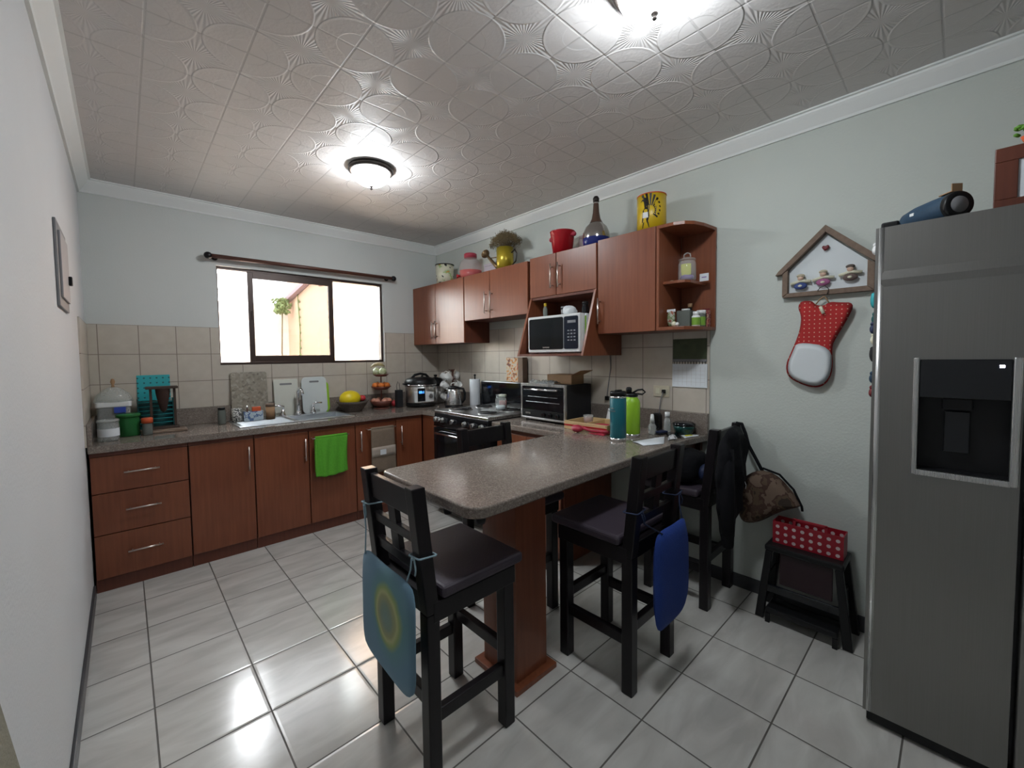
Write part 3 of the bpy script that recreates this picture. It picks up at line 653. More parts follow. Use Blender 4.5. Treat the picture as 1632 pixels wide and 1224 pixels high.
def ring_cushion_mat():
    m, nt, b = newmat('blue_cushion_with_yellow_ring'); tc = N(nt, 'ShaderNodeTexCoord'); sx = N(nt, 'ShaderNodeSeparateXYZ'); nt.links.new(tc.outputs['Object'], sx.inputs[0])
    nz = N(nt, 'ShaderNodeTexNoise'); nz.inputs['Scale'].default_value = 7; nt.links.new(tc.outputs['Object'], nz.inputs[0])
    dx = math_(nt, 'SUBTRACT', sx.outputs[0], .055); dz = math_(nt, 'SUBTRACT', sx.outputs[2], .225)
    d = math_(nt, 'SQRT', math_(nt, 'ADD', math_(nt, 'MULTIPLY', dx, dx), math_(nt, 'MULTIPLY', math_(nt, 'MULTIPLY', dz, dz), .75)))
    d = math_(nt, 'ADD', d, math_(nt, 'MULTIPLY', math_(nt, 'SUBTRACT', nz.outputs[0], .5), .03))
    cr = N(nt, 'ShaderNodeValToRGB'); e = cr.color_ramp.elements
    cols = [(0, (.17, .25, .22)), (.10, (.19, .25, .19)), (.17, (.28, .29, .15)), (.20, (.40, .40, .20)), (.235, (.25, .32, .13)), (.29, (.12, .24, .26)), (.42, (.13, .23, .31)), (1, (.15, .24, .31))]
    e[0].position = 0; e[0].color = (*cols[0][1], 1); e[1].position = 1; e[1].color = (*cols[-1][1], 1)
    for p, c in cols[1:-1]: k = e.new(p); k.color = (*c, 1)
    nt.links.new(math_(nt, 'MULTIPLY', d, 2.9), cr.inputs[0]); nt.links.new(cr.outputs[0], b.inputs['Base Color']); b.inputs['Roughness'].default_value = .9
    return m
def cushion(name, label, loc, rz, m, wd_, ht, th=.045, ties=None):
    t = thing(name, label, 'cushion', loc, rz); n = 14; b = B()
    def f(u, v, s):
        x = (u-.5)*2; z = (v-.5)*2; r = .17
        X, Z = x, z
        k = max(abs(x), abs(z)); l = (abs(x)**6+abs(z)**6)**(1/6) or 1; X, Z = x*k/l, z*k/l
        bul = (1-x**4)*(1-z**4)
        sag = -.02*math.cos(x*1.5)*(1-v)
        return (X*wd_/2, s*(th/2*bul**.6+.003)-.006*math.sin(x*2.2+z), ht/2+Z*ht/2+sag)
    for s in (-1, 1): b.grid(lambda u, v: f(u, v, s), n, n)
    bmesh.ops.remove_doubles(b.bm, verts=b.bm.verts, dist=.0001)
    # close rim
    ed = [e for e in b.bm.edges if e.is_boundary]
    try: bmesh.ops.bridge_loops(b.bm, edges=ed)
    except Exception: pass
    obj('pad', b, m, t, smooth=True)
    if ties:
        for pts in ties: obj('tie', B().tube(pts, .0035, 6), M['tie'], t)
    return t
M['tie'] = mat('pale_blue_tape', (.25, .36, .42), .8)
M['ring'] = ring_cushion_mat()
# local x runs along the stool back, local y away from it
def loop(cx, cy, z, h=.030, tilt=.01):
    return [(cx-h, cy-h, z), (cx+h, cy-h, z+tilt), (cx+h, cy+h, z), (cx-h, cy+h, z-tilt)]
def ctie(t, wx, wy, wz, x1, z1):
    """tape looped round a stool post at a world point, then down to the pad"""
    inv = (Matrix.Translation(t.location) @ Matrix.Rotation(t.rotation_euler.z, 4, 'Z')).inverted(); c = inv @ Vector((wx, wy, wz)); cx, cy, z = c
    b = B(); p = loop(cx, cy, z, .033, .006); q = []
    for i in range(4):
        for f in (.08, .5, .92): q.append(Vector(p[i]).lerp(Vector(p[(i+1) % 4]), f))
    b.tube(q, .003, 6, True); yb = cy-.034
    b.tube([(cx-.01, yb, z), (cx*.92, yb-.004, (z+z1)/2), (x1, -.004, z1)], .003, 6); b.tube([(cx+.005, yb, z), (cx+.02, yb-.004, z-.03), (cx+.012, yb-.002, z-.05)], .003, 6)
    b.sph((cx, yb, z), .007, 8)
    obj('tie', b, M['tie'], t)
def lean(z): return .165+.045*(z-.58)/.42
# local x runs along the stool back, local y towards the seat
t = cushion('seat_cushion', 'pale blue seat cushion with a yellow ring hanging behind a stool', (.805, -2.778, .345), -PI/2, 'ring', .385, .37)
ctie(t, 1.05-lean(.868), -2.59, .868, -.15, .352); ctie(t, 1.05-lean(.775), -2.92, .775, .14, .352)
t = cushion('seat_cushion', 'royal blue seat cushion hanging behind the stool at the long side', (1.868, -3.258, .275), R(3), 'bluecush', .30, .41)
M['tie'] = mat('navy_tape', (.01, .02, .06), .8)
ctie(t, 1.68, -3.005-lean(.775), .775, -.10, .40); ctie(t, 2.01, -3.005-lean(.775), .775, .10, .40)

# ---------------------------------------------------------------- fridge
FX, FY0, FY1, FH = 2.195, -4.78, -3.848, 1.845
t = thing('fridge', 'large stainless steel side by side fridge with a water dispenser', 'fridge', (FX, FY1, 0))
obj('cabinet', B().box(.075, XW-FX-.03, FY0-FY1, 0, .03, FH-.015), 'grey_pl', t, bev=.006)
yd = -.355
fd = B().box(0, .068, yd+.004, -.001, .055, FH); 
# freezer door built around the dispenser recess
b = B(); dz0, dz1, dy0, dy1 = .992, 1.372, -.334, -.119
b.box(0, .068, dy1, -.001, .055, FH).box(0, .068, yd+.004, dy0, .055, FH).box(0, .068, dy0, dy1, .055, dz0)
b = b.box(0, .068, dy0, dy1, dz1, FH)
fd.bm.free(); bmesh.ops.remove_doubles(b.bm, verts=b.bm.verts, dist=.0001)
do = obj('freezer_door', b, 'steel_f', t, bev=.0)
obj('highlight_ridge', B().prism([(0, 1.635), (-.0035, 1.66), (0, 1.69)], yd+.006, -.018, 'y').xf(Matrix.Identity(4)), 'steel_f', do)  # added ridge, shaped to catch a bright highlight band across the door
obj('door_edge', B().cyl((.0155, -.0175, .055), (.0155, -.0175, FH), .0172, seg=16), 'steel', do)
obj('dispenser_frame', B().box(-.010, .01, dy1-.006, dy1+.010, dz0-.012, dz1+.01).box(-.010, .01, dy0-.014, dy0+.006, dz0-.012, dz1+.01).box(-.010, .01, dy0, dy1, dz0-.014, dz0+.006), 'steel', do, bev=.004)
obj('dispenser_recess', B().box(.055, .066, dy0, dy1, dz0, dz1).box(.002, .055, dy0, dy0+.004, dz0, dz1).box(.002, .055, dy1-.004, dy1, dz0, dz1).box(.002, .055, dy0, dy1, dz0, dz0+.008), 'black', do)
obj('dispenser_panel', B().box(-.006, .02, dy0+.006, dy1-.006, dz1-.125, dz1+.004), 'blackg', do, bev=.003)
obj('dispenser_nozzle', B().box(.015, .045, -.25, -.18, dz1-.165, dz1-.125), 'black', do, bev=.004)
obj('dispenser_lever', B().box(.035, .045, -.245, -.185, dz0+.07, dz1-.17), 'blackg', do, bev=.003)
obj('dispenser_glint', B().cbox((-.0065, dy0+.028, dz1-.018), (.002, .010, .008)), mat('glint_glow', (.8, .8, 1), .4, emit=(.8, .75, 1), es=25), do)  # glowing chip stands in for a bright spot reflected in the panel
rd = obj('fridge_door', B().box(0, .068, FY0-FY1, yd-.008, .055, FH), 'steel_f', t, bev=.008, seg=3)
obj('door_handle', B().tube([(0, yd-.05, 1.55), (-.05, yd-.05, 1.52), (-.055, yd-.05, 1.1), (-.05, yd-.05, .6), (0, yd-.05, .57)], .011), 'steel', rd)
obj('toe_grille', B().box(.02, .07, FY0-FY1, -.01, .008, .052), 'black', t, bev=.003)
obj('hinge_cover', B().box(.02, .10, -.060, -.012, FH, FH+.022), 'black', t, bev=.006)
for i, (z, x, m, lab) in enumerate(((1.79, .10, 'white', 'small white magnet near the top of the fridge side'), (1.60, .09, 'tealp', 'pale teal magnet on the fridge side by the plaque'), (1.53, .13, 'tealdark', 'dark teal magnet under the pale teal one on the fridge'),
                                    (1.49, .09, 'navy', 'small navy magnet on the upper fridge side'), (1.45, .12, 'cream', 'cream clip magnet on the fridge side'), (1.395, .10, 'blackm', 'long black magnet on the middle of the fridge side'),
                                    (1.30, .11, 'navyspk', 'blue-grey magnet above the red one on the fridge'), (1.245, .11, 'darkred', 'dark red magnet lowest on the fridge side'))):
    g = thing('fridge_magnet', lab, 'magnet', (FX+x+.02, FY1-.0004, z))
    obj('magnet_backing', B().box(-.014, .014, 0, .006, -.02, .02), 'blackm', g)
    obj('figure', B().sph((0, .011, 0), (.015, .011, .018+.012*(i in (1, 5)))).sph((0, .012, .020), (.009, .008, .009)), m, g)
# on the fridge
t = thing('portable_speaker', 'navy cylindrical speaker lying on top of the fridge', 'speaker', (2.250, -4.052, FH+.046), R(42))
RX = Matrix.Rotation(R(90), 4, 'Y')
obj('body', B().lathe([(.0, 0.004), (.038, .004), (.0435, .012), (.0445, .08), (.042, .15), (.034, .195), (.022, .205), (.0, .206)], (0, 0, 0), 28, RX), 'navyspk', t)
obj('end_ring', B().lathe([(.027, .002), (.042, .0), (.0448, .006), (.0448, .02), (.040, .02), (.030, .008)], (0, 0, 0), 28, RX), 'black', t)
obj('woofer', B().lathe([(0, -.001), (.026, .0), (.028, .004), (0, .004)], (0, 0, 0), 28, RX), 'grey_pl', t)
obj('badge', B().cbox((.13, .0415, .008), (.016, .006, .010)), 'white', t)
t = thing('cardboard_offcut', 'small folded cardboard piece lying on the navy speaker', 'cardboard', (2.272, -4.032, FH+.0915), R(42))
obj('flap', B().box(-.018, .03, -.016, .016, 0, .003), 'card', t); obj('upright_flap', B().box(-.018, -.015, -.016, .016, .003, .026), 'card', t)
t = thing('picture_frame', 'dark wooden photo frame standing on the fridge with a pale inner mount', 'picture frame', (2.30, -4.24, FH))
obj('frame', B().box(0, .022, -.15, .115, 0, .045).box(0, .022, -.15, .115, .165, .21).box(0, .022, .065, .115, .045, .165).box(0, .022, -.15, -.10, .045, .165), 'woodd', t, bev=.002)
obj('mount', B().box(.006, .012, -.10, .065, .045, .06).box(.006, .012, -.10, .065, .150, .165).box(.006, .012, .05, .065, .06, .15).box(.006, .012, -.10, -.085, .06, .15), 'paper', t)
obj('photo', B().box(.012, .016, -.085, .05, .06, .15), voro_mat('muted_photo_print', [(.10, .11, .14), (.16, .17, .22), (.40, .18, .06), (.04, .06, .07)], 18), t)
t = thing('potted_plant', 'small green plant in an orange pot on the photo frame', 'plant', (2.311, -4.195, FH+.21))
obj('pot', B().lathe([(0, 0), (.010, 0), (.019, .022), (.017, .022), (0, .018)]), 'orange', t)
b = B(); rr = random.Random(5)
for i in range(26): b.sph((rr.gauss(0, .013), rr.gauss(0, .016), .028+rr.random()*.028), (.013, .006, .008), 6, Matrix.Rotation(rr.uniform(0, 6), 4, 'Z') @ Matrix.Rotation(rr.uniform(-1, 1), 4, 'X'))
obj('leaves', b, mat('bright_leaf', (.12, .30, .03), .6), t)

# ---------------------------------------------------------------- generic shapes for soft and small things
def pillow(outline, th, n=5, m=None, pw=.5):
    """inflated shape from a closed outline in (u, z), thickness along x (u -> y)"""
    b = B(); cy = sum(p[0] for p in outline)/len(outline); cz = sum(p[1] for p in outline)/len(outline); N_ = len(outline)
    # smooth the outline (Chaikin)
    pts = [Vector(p) for p in outline]
    for _ in range(2): pts = [q for i in range(len(pts)) for q in (pts[i]*.75+pts[(i+1) % len(pts)]*.25, pts[i]*.25+pts[(i+1) % len(pts)]*.75)]
    for s in (-1, 1):
        rings = []
        for k in range(n+1):
            f = k/n; sc = 1-f; x = s*th/2*(1-sc**4)**pw
            if k == n: rings.append([b.bm.verts.new((s*th/2, cy, cz))])
            else: rings.append([b.bm.verts.new((x, cy+(p.x-cy)*sc, cz+(p.y-cz)*sc)) for p in pts])
        for a, c in zip(rings, rings[1:]):
            L = len(a)
            for i in range(L):
                j = (i+1) % L
                f = b.bm.faces.new((a[i], a[j], c[0]) if len(c) == 1 else (a[i], a[j], c[j], c[i])); f.smooth = True
    bmesh.ops.remove_doubles(b.bm, verts=b.bm.verts, dist=1e-6)
    return b
def jar(name, label, cat, loc, r, h, m, lidm, lr=None, lh=.02, neck=None, group=None, liquid=None):
    t = thing(name, label, cat, loc, 0, group); neck = neck or r*.8; lr = lr or neck*1.08
    obj('body', B().lathe([(0, 0), (r*.92, 0), (r, .006), (r, h-lh-.02), (neck, h-lh-.004), (neck, h-lh)]), m, t)
    obj('lid', B().lathe([(0, h-lh), (lr, h-lh), (lr, h-.003), (lr*.92, h), (0, h)]), lidm, t)
    if liquid: obj('contents', B().lathe([(0, .003), (r*.88, .004), (r*.9, h*liquid[1]), (0, h*liquid[1])]), liquid[0], t)
    return t

# ---------------------------------------------------------------- electrical panel on the side wall
t = thing('electrical_panel', 'grey metal electrical panel set into the white side wall', 'electrical panel', (0, -1.43, 1.63))
obj('panel_frame', B().box(0.0005, .010, -.19, .19, 0, .35), 'grey_pl', t, bev=.003)
obj('panel_door', B().box(.010, .018, -.15, .15, .04, .31), mat('grey_enamel', (.36, .35, .36), .5), t, bev=.002)
obj('latch', B().box(.018, .030, .10, .13, .12, .16), 'black', t, bev=.003)
obj('screw', B().cyl((.010, .165, .05), (.015, .165, .05), .008), 'black', t)

M['dkwood'] = wood('dark_brown_wood', (.035, .020, .014), (.07, .042, .028), .5)
# ---------------------------------------------------------------- things at the drawer end of the worktop
c0 = (0, 0, CT+.0005)
t = jar('food_container', 'cloudy lidded tub with a pale label in the corner by the side wall', 'container', (.098, -.43, CI), .052, .135, 'plasticclear', 'plasticclear', .054, .016, .050)
obj('label', B().lathe([(.0525, .03), (.0525, .08)], seg=24, close=False), 'paper', t)
t = jar('storage_canister', 'green clear plastic canister with a green lid', 'canister', (.195, -.285, CI), .058, .15, 'gplastic', 'gplastic', .065, .022, .056)
obj('contents', B().lathe([(0, .003), (.052, .004), (.053, .10), (0, .10)]), 'tealdark', t)
t = thing('storage_box', 'large clear box with white lid and blue clip behind the green canister', 'container', (.125, -.125, CI))
obj('tub', B().prism(rrect(-.085, .085, -.07, .07, .02), 0, .19), 'plasticclear', t)
obj('lid', B().prism(rrect(-.092, .092, -.077, .077, .022), .19, .225), 'white', t, bev=.006)
obj('clip', B().box(.0, .06, -.083, -.077, .15, .19), mat('blue_clip', (.03, .07, .40), .5), t, bev=.002)
obj('contents', B().prism(rrect(-.07, .07, -.055, .055, .02), .01, .11), 'bowl', t)
t = thing('food_cover', 'cloudy plastic food cover with a wooden knob resting on the white lid', 'food cover', (.125, -.125, CT+.2255))
obj('dome', B().lathe([(.095, .004), (.10, .012), (.085, .05), (.05, .085), (.015, .10), (0, .10)], (0, 0, 0), 28, Matrix.Diagonal((1, .8, 1, 1)), False), 'plasticclear', t)
obj('rim', B().lathe([(.095, 0), (.103, 0), (.103, .006), (.095, .006)], (0, 0, 0), 28, Matrix.Diagonal((1, .8, 1, 1))), 'plasticclear', t)
obj('knob', B().lathe([(0, .10), (.010, .10), (.007, .115), (.013, .135), (.008, .155), (0, .158)]), 'card', t)
t = jar('spice_jar', 'small dark jar with orange lid beside the green canister', 'jar', (.288, -.335, CI), .028, .115, 'smoke', 'orange', .031, .035, .026, liquid=('bowl', .5))
t = thing('dish_rack', 'turquoise plastic rack with an upright perforated tray against the tiles', 'dish rack', (.345, -.09, CI))
b = B(); ny, nz = 6, 5
b.box(-.095, .095, .058, .064, .21, .40)
tr_ = obj('perforated_tray', b, dots_mat('turquoise_perforated', (.02, .38, .42), (.01, .10, .11), .036, .16, .5, 'xz'), t, bev=.012)
tr_.rotation_euler = (R(-3), 0, 0)
b = B()
for z in (.02, .05, .08, .11, .14, .17, .20): b.tube([(-.095, -.01, z), (.10, -.01, z)], .003, 6).tube([(-.095, .045, z), (.10, .045, z)], .003, 6)
obj('wires', b, 'tealp', t)
obj('rack_frame', B().box(-.10, -.093, -.016, .05, 0, .225).box(.098, .105, -.016, .05, 0, .225).box(-.10, .105, -.016, .05, 0, .012).box(-.093, .098, .040, .046, .012, .20), 'tealdark', t, bev=.002)
t = thing('cutting_board', 'thin brown wooden board lying under the coffee dripper', 'board', (.385, -.25, CI))
obj('slab', B().box(-.13, .12, -.085, .075, 0, .016), 'frame_wood', t, bev=.004)
t = thing('coffee_dripper_stand', 'dark wooden coffee stand holding a brown cloth filter', 'coffee maker', (.385, -.19, CT+.0165))
obj('top_bar', B().box(-.095, .085, -.045, .045, .285, .303), M['dkwood'], t, bev=.003)
obj('post', B().box(-.075, -.060, -.012, .012, .014, .285), M['dkwood'], t, bev=.002); obj('post', B().box(.058, .073, -.012, .012, .014, .285), M['dkwood'], t, bev=.002)
obj('base', B().box(-.09, .085, -.045, .045, 0, .014), M['dkwood'], t, bev=.003)
obj('cloth_filter', B().lathe([(.042, .285), (.040, .25), (.030, .19), (.018, .13), (.004, .115), (0, .114)], close=False), mat('coffee_stained_cloth', (.045, .022, .016), .9), t)

# ---------------------------------------------------------------- behind the sink
t = jar('steel_canister', 'small dark steel canister beside the drainboard', 'canister', (.735, -.17, CI), .027, .13, 'smoke', 'black', .024, .02, .024)
def mug(name, label, loc, r, h, m, rz=0, group=None):
    t = thing(name, label, 'mug', loc, rz, group)
    obj('cup', B().lathe([(0, 0), (r*.9, 0), (r, .006), (r, h), (r-.004, h), (r-.005, .01), (0, .008)], close=False), m, t)
    obj('handle', B().tube([(r-.002, 0, h*.8), (r+.018, 0, h*.78), (r+.025, 0, h*.5), (r+.016, 0, h*.25), (r-.002, 0, h*.2)], .0042, 6), m, t)
    return t
zs = CT+.0075
mug('mug', 'white mug with dark blotches on the drainboard', (.835, -.175, CT+.0085), .036, .105, voro_mat('black_and_white_print', [(.60, .60, .56), (.03, .03, .03), (.62, .62, .58), (.10, .10, .09), (.6, .6, .56)], 28, .3))
t = thing('sponge_holder', 'white rectangular holder with blue flowers on the drainboard', 'holder', (.945, -.19, CT+.0085))
obj('tub', B().box(-.068, .068, -.028, -.024, 0, .075).box(-.068, .068, .024, .028, 0, .075).box(-.068, -.064, -.024, .024, 0, .075).box(.064, .068, -.024, .024, 0, .075).box(-.064, .064, -.024, .024, 0, .004),
    voro_mat('blue_flower_print', [(.50, .60, .66), (.55, .66, .72), (.10, .17, .36), (.52, .62, .70), (.52, .62, .70)], 24, .4), t)
t = thing('scrubbing_sponge', 'orange sponge standing in the white flowered holder', 'sponge', (.970, -.19, CT+.0130)); obj('foam', B().box(-.032, .03, -.012, .012, 0, .105), 'orange', t, bev=.005)
t = thing('dish_brush', 'steel ball tipped brush standing in the white flowered holder', 'brush', (.905, -.19, CT+.0130)); obj('stick', B().cyl((0, 0, 0), (0, 0, .10), .006), 'rodwood', t); obj('ball', B().sph((0, 0, .108), .011), 'chrome', t)
t = thing('brown_tin', 'brown round tin at the end of the drainboard', 'tin', (1.065, -.215, CT+.0085)); obj('tin_body', B().lathe([(0, 0), (.033, 0), (.033, .105), (0, .105)]), 'card', t); obj('tin_lid', B().lathe([(0, .106), (.035, .106), (.035, .128), (0, .128)]), 'frame_wood', t)
t = thing('stone_board', 'speckled beige stone board leaning on the tiles under the window', 'board', (.957, -.062, CI)); o = obj('slab', B().prism(rrect(-.133, .133, 0, .40, .02), -.006, .006, 'y'), 'board_stone', t, bev=.002); o.rotation_euler = (R(-6.2), 0, 0)
def cboard(x0, x1, h, hw, label, m, edge, r):
    t = thing('cutting_board', label, 'cutting board', ((x0+x1)/2, -.060, CI+.0005)); w = (x1-x0)/2
    sl = B(); o = obj('slab', sl.prism(rrect(-w, w, 0, h, r), -.005, .005, 'y'), m, t, bev=.003); o.rotation_euler = (R(-5.8), 0, 0)
    hd = obj('hand_slot', B().prism(rrect(-hw, hw, h-.052, h-.036, .0075), -.0056, .0054, 'y'), edge, o); return t
cboard(1.138, 1.333, .325, .05, 'white rectangular cutting board leaning behind the faucet', mat('white_board', (.64, .65, .58), .5), 'grey_pl', .008)
cboard(1.365, 1.585, .335, .042, 'white cutting board with rounded corners and lime edge', mat('white_board_cool', (.62, .67, .67), .5), 'grey_pl', .04)
t = thing('cutting_board', 'thin lime cutting board showing behind the rounded white one', 'cutting board', (1.50, -.050, CI+.0005)); o = obj('slab', B().prism(rrect(-.10, .108, 0, .29, .045), -.002, .002, 'y'), 'limeb', t); o.rotation_euler = (R(-5.8), 0, 0)

# fruit
t = thing('fruit_bowl', 'brown woven bowl carrying the yellow melon', 'bowl', (1.765, -.20, CI))
obj('bowl_shell', B().lathe([(0, 0), (.08, 0), (.085, .01), (.13, .075), (.148, .10), (.141, .10), (.12, .075), (.065, .015), (0, .012)], close=False), 'bowl', t)
t = thing('melon', 'bright yellow melon in the brown bowl', 'melon', (1.735, -.215, CT+.125)); obj('rind', B().sph((0, 0, 0), (.098, .075, .075), 28), 'melon', t); obj('stalk', B().cyl((.096, 0, 0), (.103, 0, 0), .006), 'bowl', t)
for i, (x, y, z, lab) in enumerate(((1.862, -.19, CT+.119, 'red tomato beside the yellow melon in the bowl'), (1.835, -.125, CT+.119, 'red tomato behind the yellow melon in the bowl'))):
    t = thing('tomato', lab, 'tomato', (x, y, z)); obj('flesh', B().sph((0, 0, 0), (.034, .034, .029)), 'tomato', t); obj('stalk', B().sph((0, 0, .028), (.008, .008, .003), 8), 'leaf', t)
t = thing('fruit_stand', 'three tier copper coloured fruit stand by the end of the window', 'fruit stand', (2.055, -.20, CI))
def tier(z, r, d): return B().lathe([(0, z), (r*.6, z+.002), (r, z+d), (r-.003, z+d), (r*.58, z+.006), (0, z+.004)], close=False)
obj('tier', tier(.02, .115, .06), 'basket', t); obj('tier', tier(.185, .10, .035), 'basket', t); obj('tier', tier(.315, .08, .025), 'basket', t)
obj('centre_pole', B().cyl((0, 0, 0), (0, 0, .32), .006), 'basket', t); obj('base', B().lathe([(0, 0), (.08, 0), (.08, .008), (0, .02)]), 'basket', t)
rr = random.Random(11)
for z, rad, n, r, kind, m, grp, lab in ((.205, .058, 5, .031, 'orange', 'orangef', 'oranges on the middle tier', 'round orange on the middle tier of the fruit stand'),
                                     (.052, .068, 6, .030, 'onion', mat('pinkish_onion_skin', (.58, .26, .18), .4, noise=.2, scale=30), 'onions on the bottom tier', 'pinkish onion on the bottom tier of the fruit stand'),
                                     (.335, .042, 3, .036, 'chayote', 'squash', 'squashes on the top tier', 'pale green squash on the top tier of the fruit stand')):
    first = None
    for k in range(n):
        a = 2*PI*k/n+.5; p = (2.055+rad*math.cos(a), -.20+rad*math.sin(a), CT+z+r*.85)
        if first is None:
            first = thing(kind, lab, kind if kind != 'chayote' else 'squash', p, 0, grp)
            obj('fruit_body', B().sph((0, 0, 0), (r, r, r*(.92 if kind != 'chayote' else 1.1)), 18), m, first); obj('stem_end', B().cyl((0, 0, r*.86), (0, 0, r*1.02+(.008 if kind == 'chayote' else 0)), .004, seg=8), 'leaf', first)
        else: dup(first, p, rr.uniform(0, 6), lab)
t = thing('onion', 'single red onion beside the foot of the fruit stand', 'onion', (2.215, -.15, CT+.033)); obj('fruit_body', B().sph((0, 0, 0), .033, 18), 'tomato', t); obj('stem_end', B().cyl((0, 0, .03), (0, 0, .045), .004), 'card', t)
t = thing('banana', 'brown spotted banana lying over the top tier squashes', 'banana', (2.02, -.215, CT+.425)); obj('peel', B().tube([(-.075, 0, -.012), (-.04, 0, .008), (0, 0, .016), (.04, 0, .010), (.07, 0, -.008)], [.006, .014, .016, .014, .005], 10), mat('ripe_banana_peel', (.42, .34, .18), .5, noise=.4, scale=30), t)

# cookers, mug tree, kettle, paper roll
t = thing('pressure_cooker', 'steel electric multicooker with black lid and blue lit display', 'multicooker', (2.425, -.325, CI), R(-8))
obj('base', B().lathe([(0, 0), (.135, 0), (.150, .012), (.152, .045), (0, .045)], seg=40), 'black', t)
obj('body', B().lathe([(.150, .045), (.156, .05), (.156, .205), (.152, .212), (0, .212)], seg=40), 'steel', t)
obj('lid', B().lathe([(0, .212), (.160, .212), (.163, .222), (.160, .255), (.140, .285), (.09, .298), (0, .302)], seg=40), 'black', t)
obj('lid_ring', B().lathe([(.1605, .214), (.1645, .216), (.1645, .226), (.1605, .228)], seg=40), 'chrome', t)
obj('lid_handle', B().tube([(-.09, 0, .292), (-.06, 0, .322), (0, 0, .334), (.06, 0, .322), (.09, 0, .292)], [.014, .013, .012, .013, .014], 10), 'black', t)
obj('steam_valve', B().lathe([(0, .296), (.012, .296), (.012, .312), (0, .314)], (.05, .07, 0)), 'black', t)
obj('side_handle', B().cbox((-.172, -.01, .235), (.03, .06, .018)), 'black', t, bev=.006)
obj('control_plate', B().prism([(-.125, .055), (.075, .055), (.075, .15), (-.01, .165), (-.125, .165)], -.160, -.120, 'y'), 'white', t, bev=.006)
cp = obj('display_panel', B().box(-.10, -.02, -.166, -.157, .065, .195), 'blackg', t, bev=.004)
text('display_digits', '00:1', .034, mat('blue_display_glow', (.02, .1, 1), .4, emit=(.05, .25, 1), es=3.0) and 'paper', cp, face_my((-.058, -.1668, .155)))
cp.children[0].data.materials[0] = bpy.data.materials['blue_display_glow']
obj('dial', B().cyl((.035, -.160, .115), (.035, -.178, .115), .025, .022), 'steel', t, bev=.002)
t = thing('rice_cooker', 'second steel pot with black lid tucked behind the multicooker', 'cooker', (2.725, -.145, CI))
obj('body', B().lathe([(0, 0), (.085, 0), (.095, .01), (.097, .19), (0, .19)], seg=32), 'steel', t); obj('lid', B().lathe([(0, .191), (.10, .191), (.10, .22), (.07, .265), (0, .285)], seg=32), 'black', t); obj('lid_knob', B().lathe([(0, .285), (.015, .285), (.022, .305), (0, .31)]), 'black', t)
t = thing('charger_box', 'small black box with a looped cable between fruit stand and multicooker', 'box', (2.222, -.245, CI)); obj('casing', B().box(-.032, .030, -.03, .03, 0, .175), 'blackm', t, bev=.006)
obj('cable', B().tube([(-.02, .0, .175), (-.025, 0, .215), (-.01, 0, .26), (.004, 0, .245), (.010, 0, .20), (.012, 0, .175)], .0025, 6), 'black', t)
t = thing('mug_tree', 'dark mug tree stand in the corner behind the kettle', 'mug tree', (2.735, -.46, CI))
obj('base', B().lathe([(0, 0), (.055, 0), (.055, .012), (0, .016)]), 'rodwood', t); obj('post', B().cyl((0, 0, .012), (0, 0, .37), .009), 'rodwood', t)
arms = [(a, z) for z in (.13, .25, .34) for a in ((30, 210, 120) if z != .25 else (85, 265, 175))]
for a, z in arms[:9]: obj('arm', B().cyl((0, 0, z), (.045*math.cos(R(a)), .045*math.sin(R(a)), z+.03), .005, seg=8), 'rodwood', t)
m0 = None
for i, (a, z) in enumerate(((265, .225), (175, .23), (210, .315), (30, .32), (120, .315), (210, .10), (120, .10))):
    p = Vector((2.735+.062*math.cos(R(a)), -.46+.062*math.sin(R(a)), CT+z+.0)); lab = 'white mug hanging from the mug tree in the corner'
    if m0 is None:
        m0 = thing('hanging_mug', lab, 'mug', p, R(a), 'white mugs hanging on the mug tree')
        mm = Matrix.Rotation(R(60), 4, 'Y')
        b = B().lathe([(0, -.01), (.030, -.01), (.034, -.004), (.034, .065), (.031, .065), (.030, -.004), (0, -.006)], (0.012, 0, -.035), 20, mm, False); obj('cup', b, 'whitec', m0)
        obj('handle', B().tube([(.0, 0, .006), (-.008, 0, .028), (.018, 0, .036), (.045, 0, .020), (.05, 0, -.002)], .004, 6), 'whitec', m0)
    else: dup(m0, p, R(a), lab)
t = thing('kettle', 'brushed steel electric kettle with black base and handle', 'kettle', (2.60, -.665, CI), R(-50))
obj('power_base', B().lathe([(0, 0), (.088, 0), (.09, .012), (.08, .025), (0, .025)], seg=32), 'black', t)
obj('body', B().lathe([(0, .026), (.084, .026), (.086, .034), (.078, .10), (.062, .165), (.056, .185), (0, .185)], seg=32), 'steel', t)
obj('lid', B().lathe([(0, .186), (.056, .186), (.050, .205), (.02, .215), (0, .215)], seg=32), 'black', t)
obj('lid_loop', B().tube([(-.03, 0, .205), (-.026, 0, .235), (0, 0, .245), (.026, 0, .235), (.03, 0, .205)], .005, 8), 'whitec', t)
obj('spout', B().prism([(-.05, .155), (-.085, .185), (-.05, .186)], -.018, .018, 'y'), 'steel', t, bev=.002)
obj('handle', B().tube([(.05, 0, .19), (.095, 0, .185), (.112, 0, .14), (.108, 0, .08), (.084, 0, .045)], [.012, .012, .013, .012, .009], 10), 'black', t)
t = thing('paper_towel_roll', 'white paper towel roll on a dark upright holder beside the stove', 'paper towel', (2.77, -.79, CI))
obj('holder_base', B().lathe([(0, 0), (.058, 0), (.058, .008), (0, .01)]), 'black', t); obj('holder_rod', B().cyl((0, 0, .01), (0, 0, .315), .007), 'black', t); obj('knob', B().sph((0, 0, .315), .012), 'black', t)
obj('roll', B().lathe([(.02, .012), (.052, .012), (.053, .018), (.053, .272), (.052, .276), (.02, .276)], seg=32), 'paper', t)

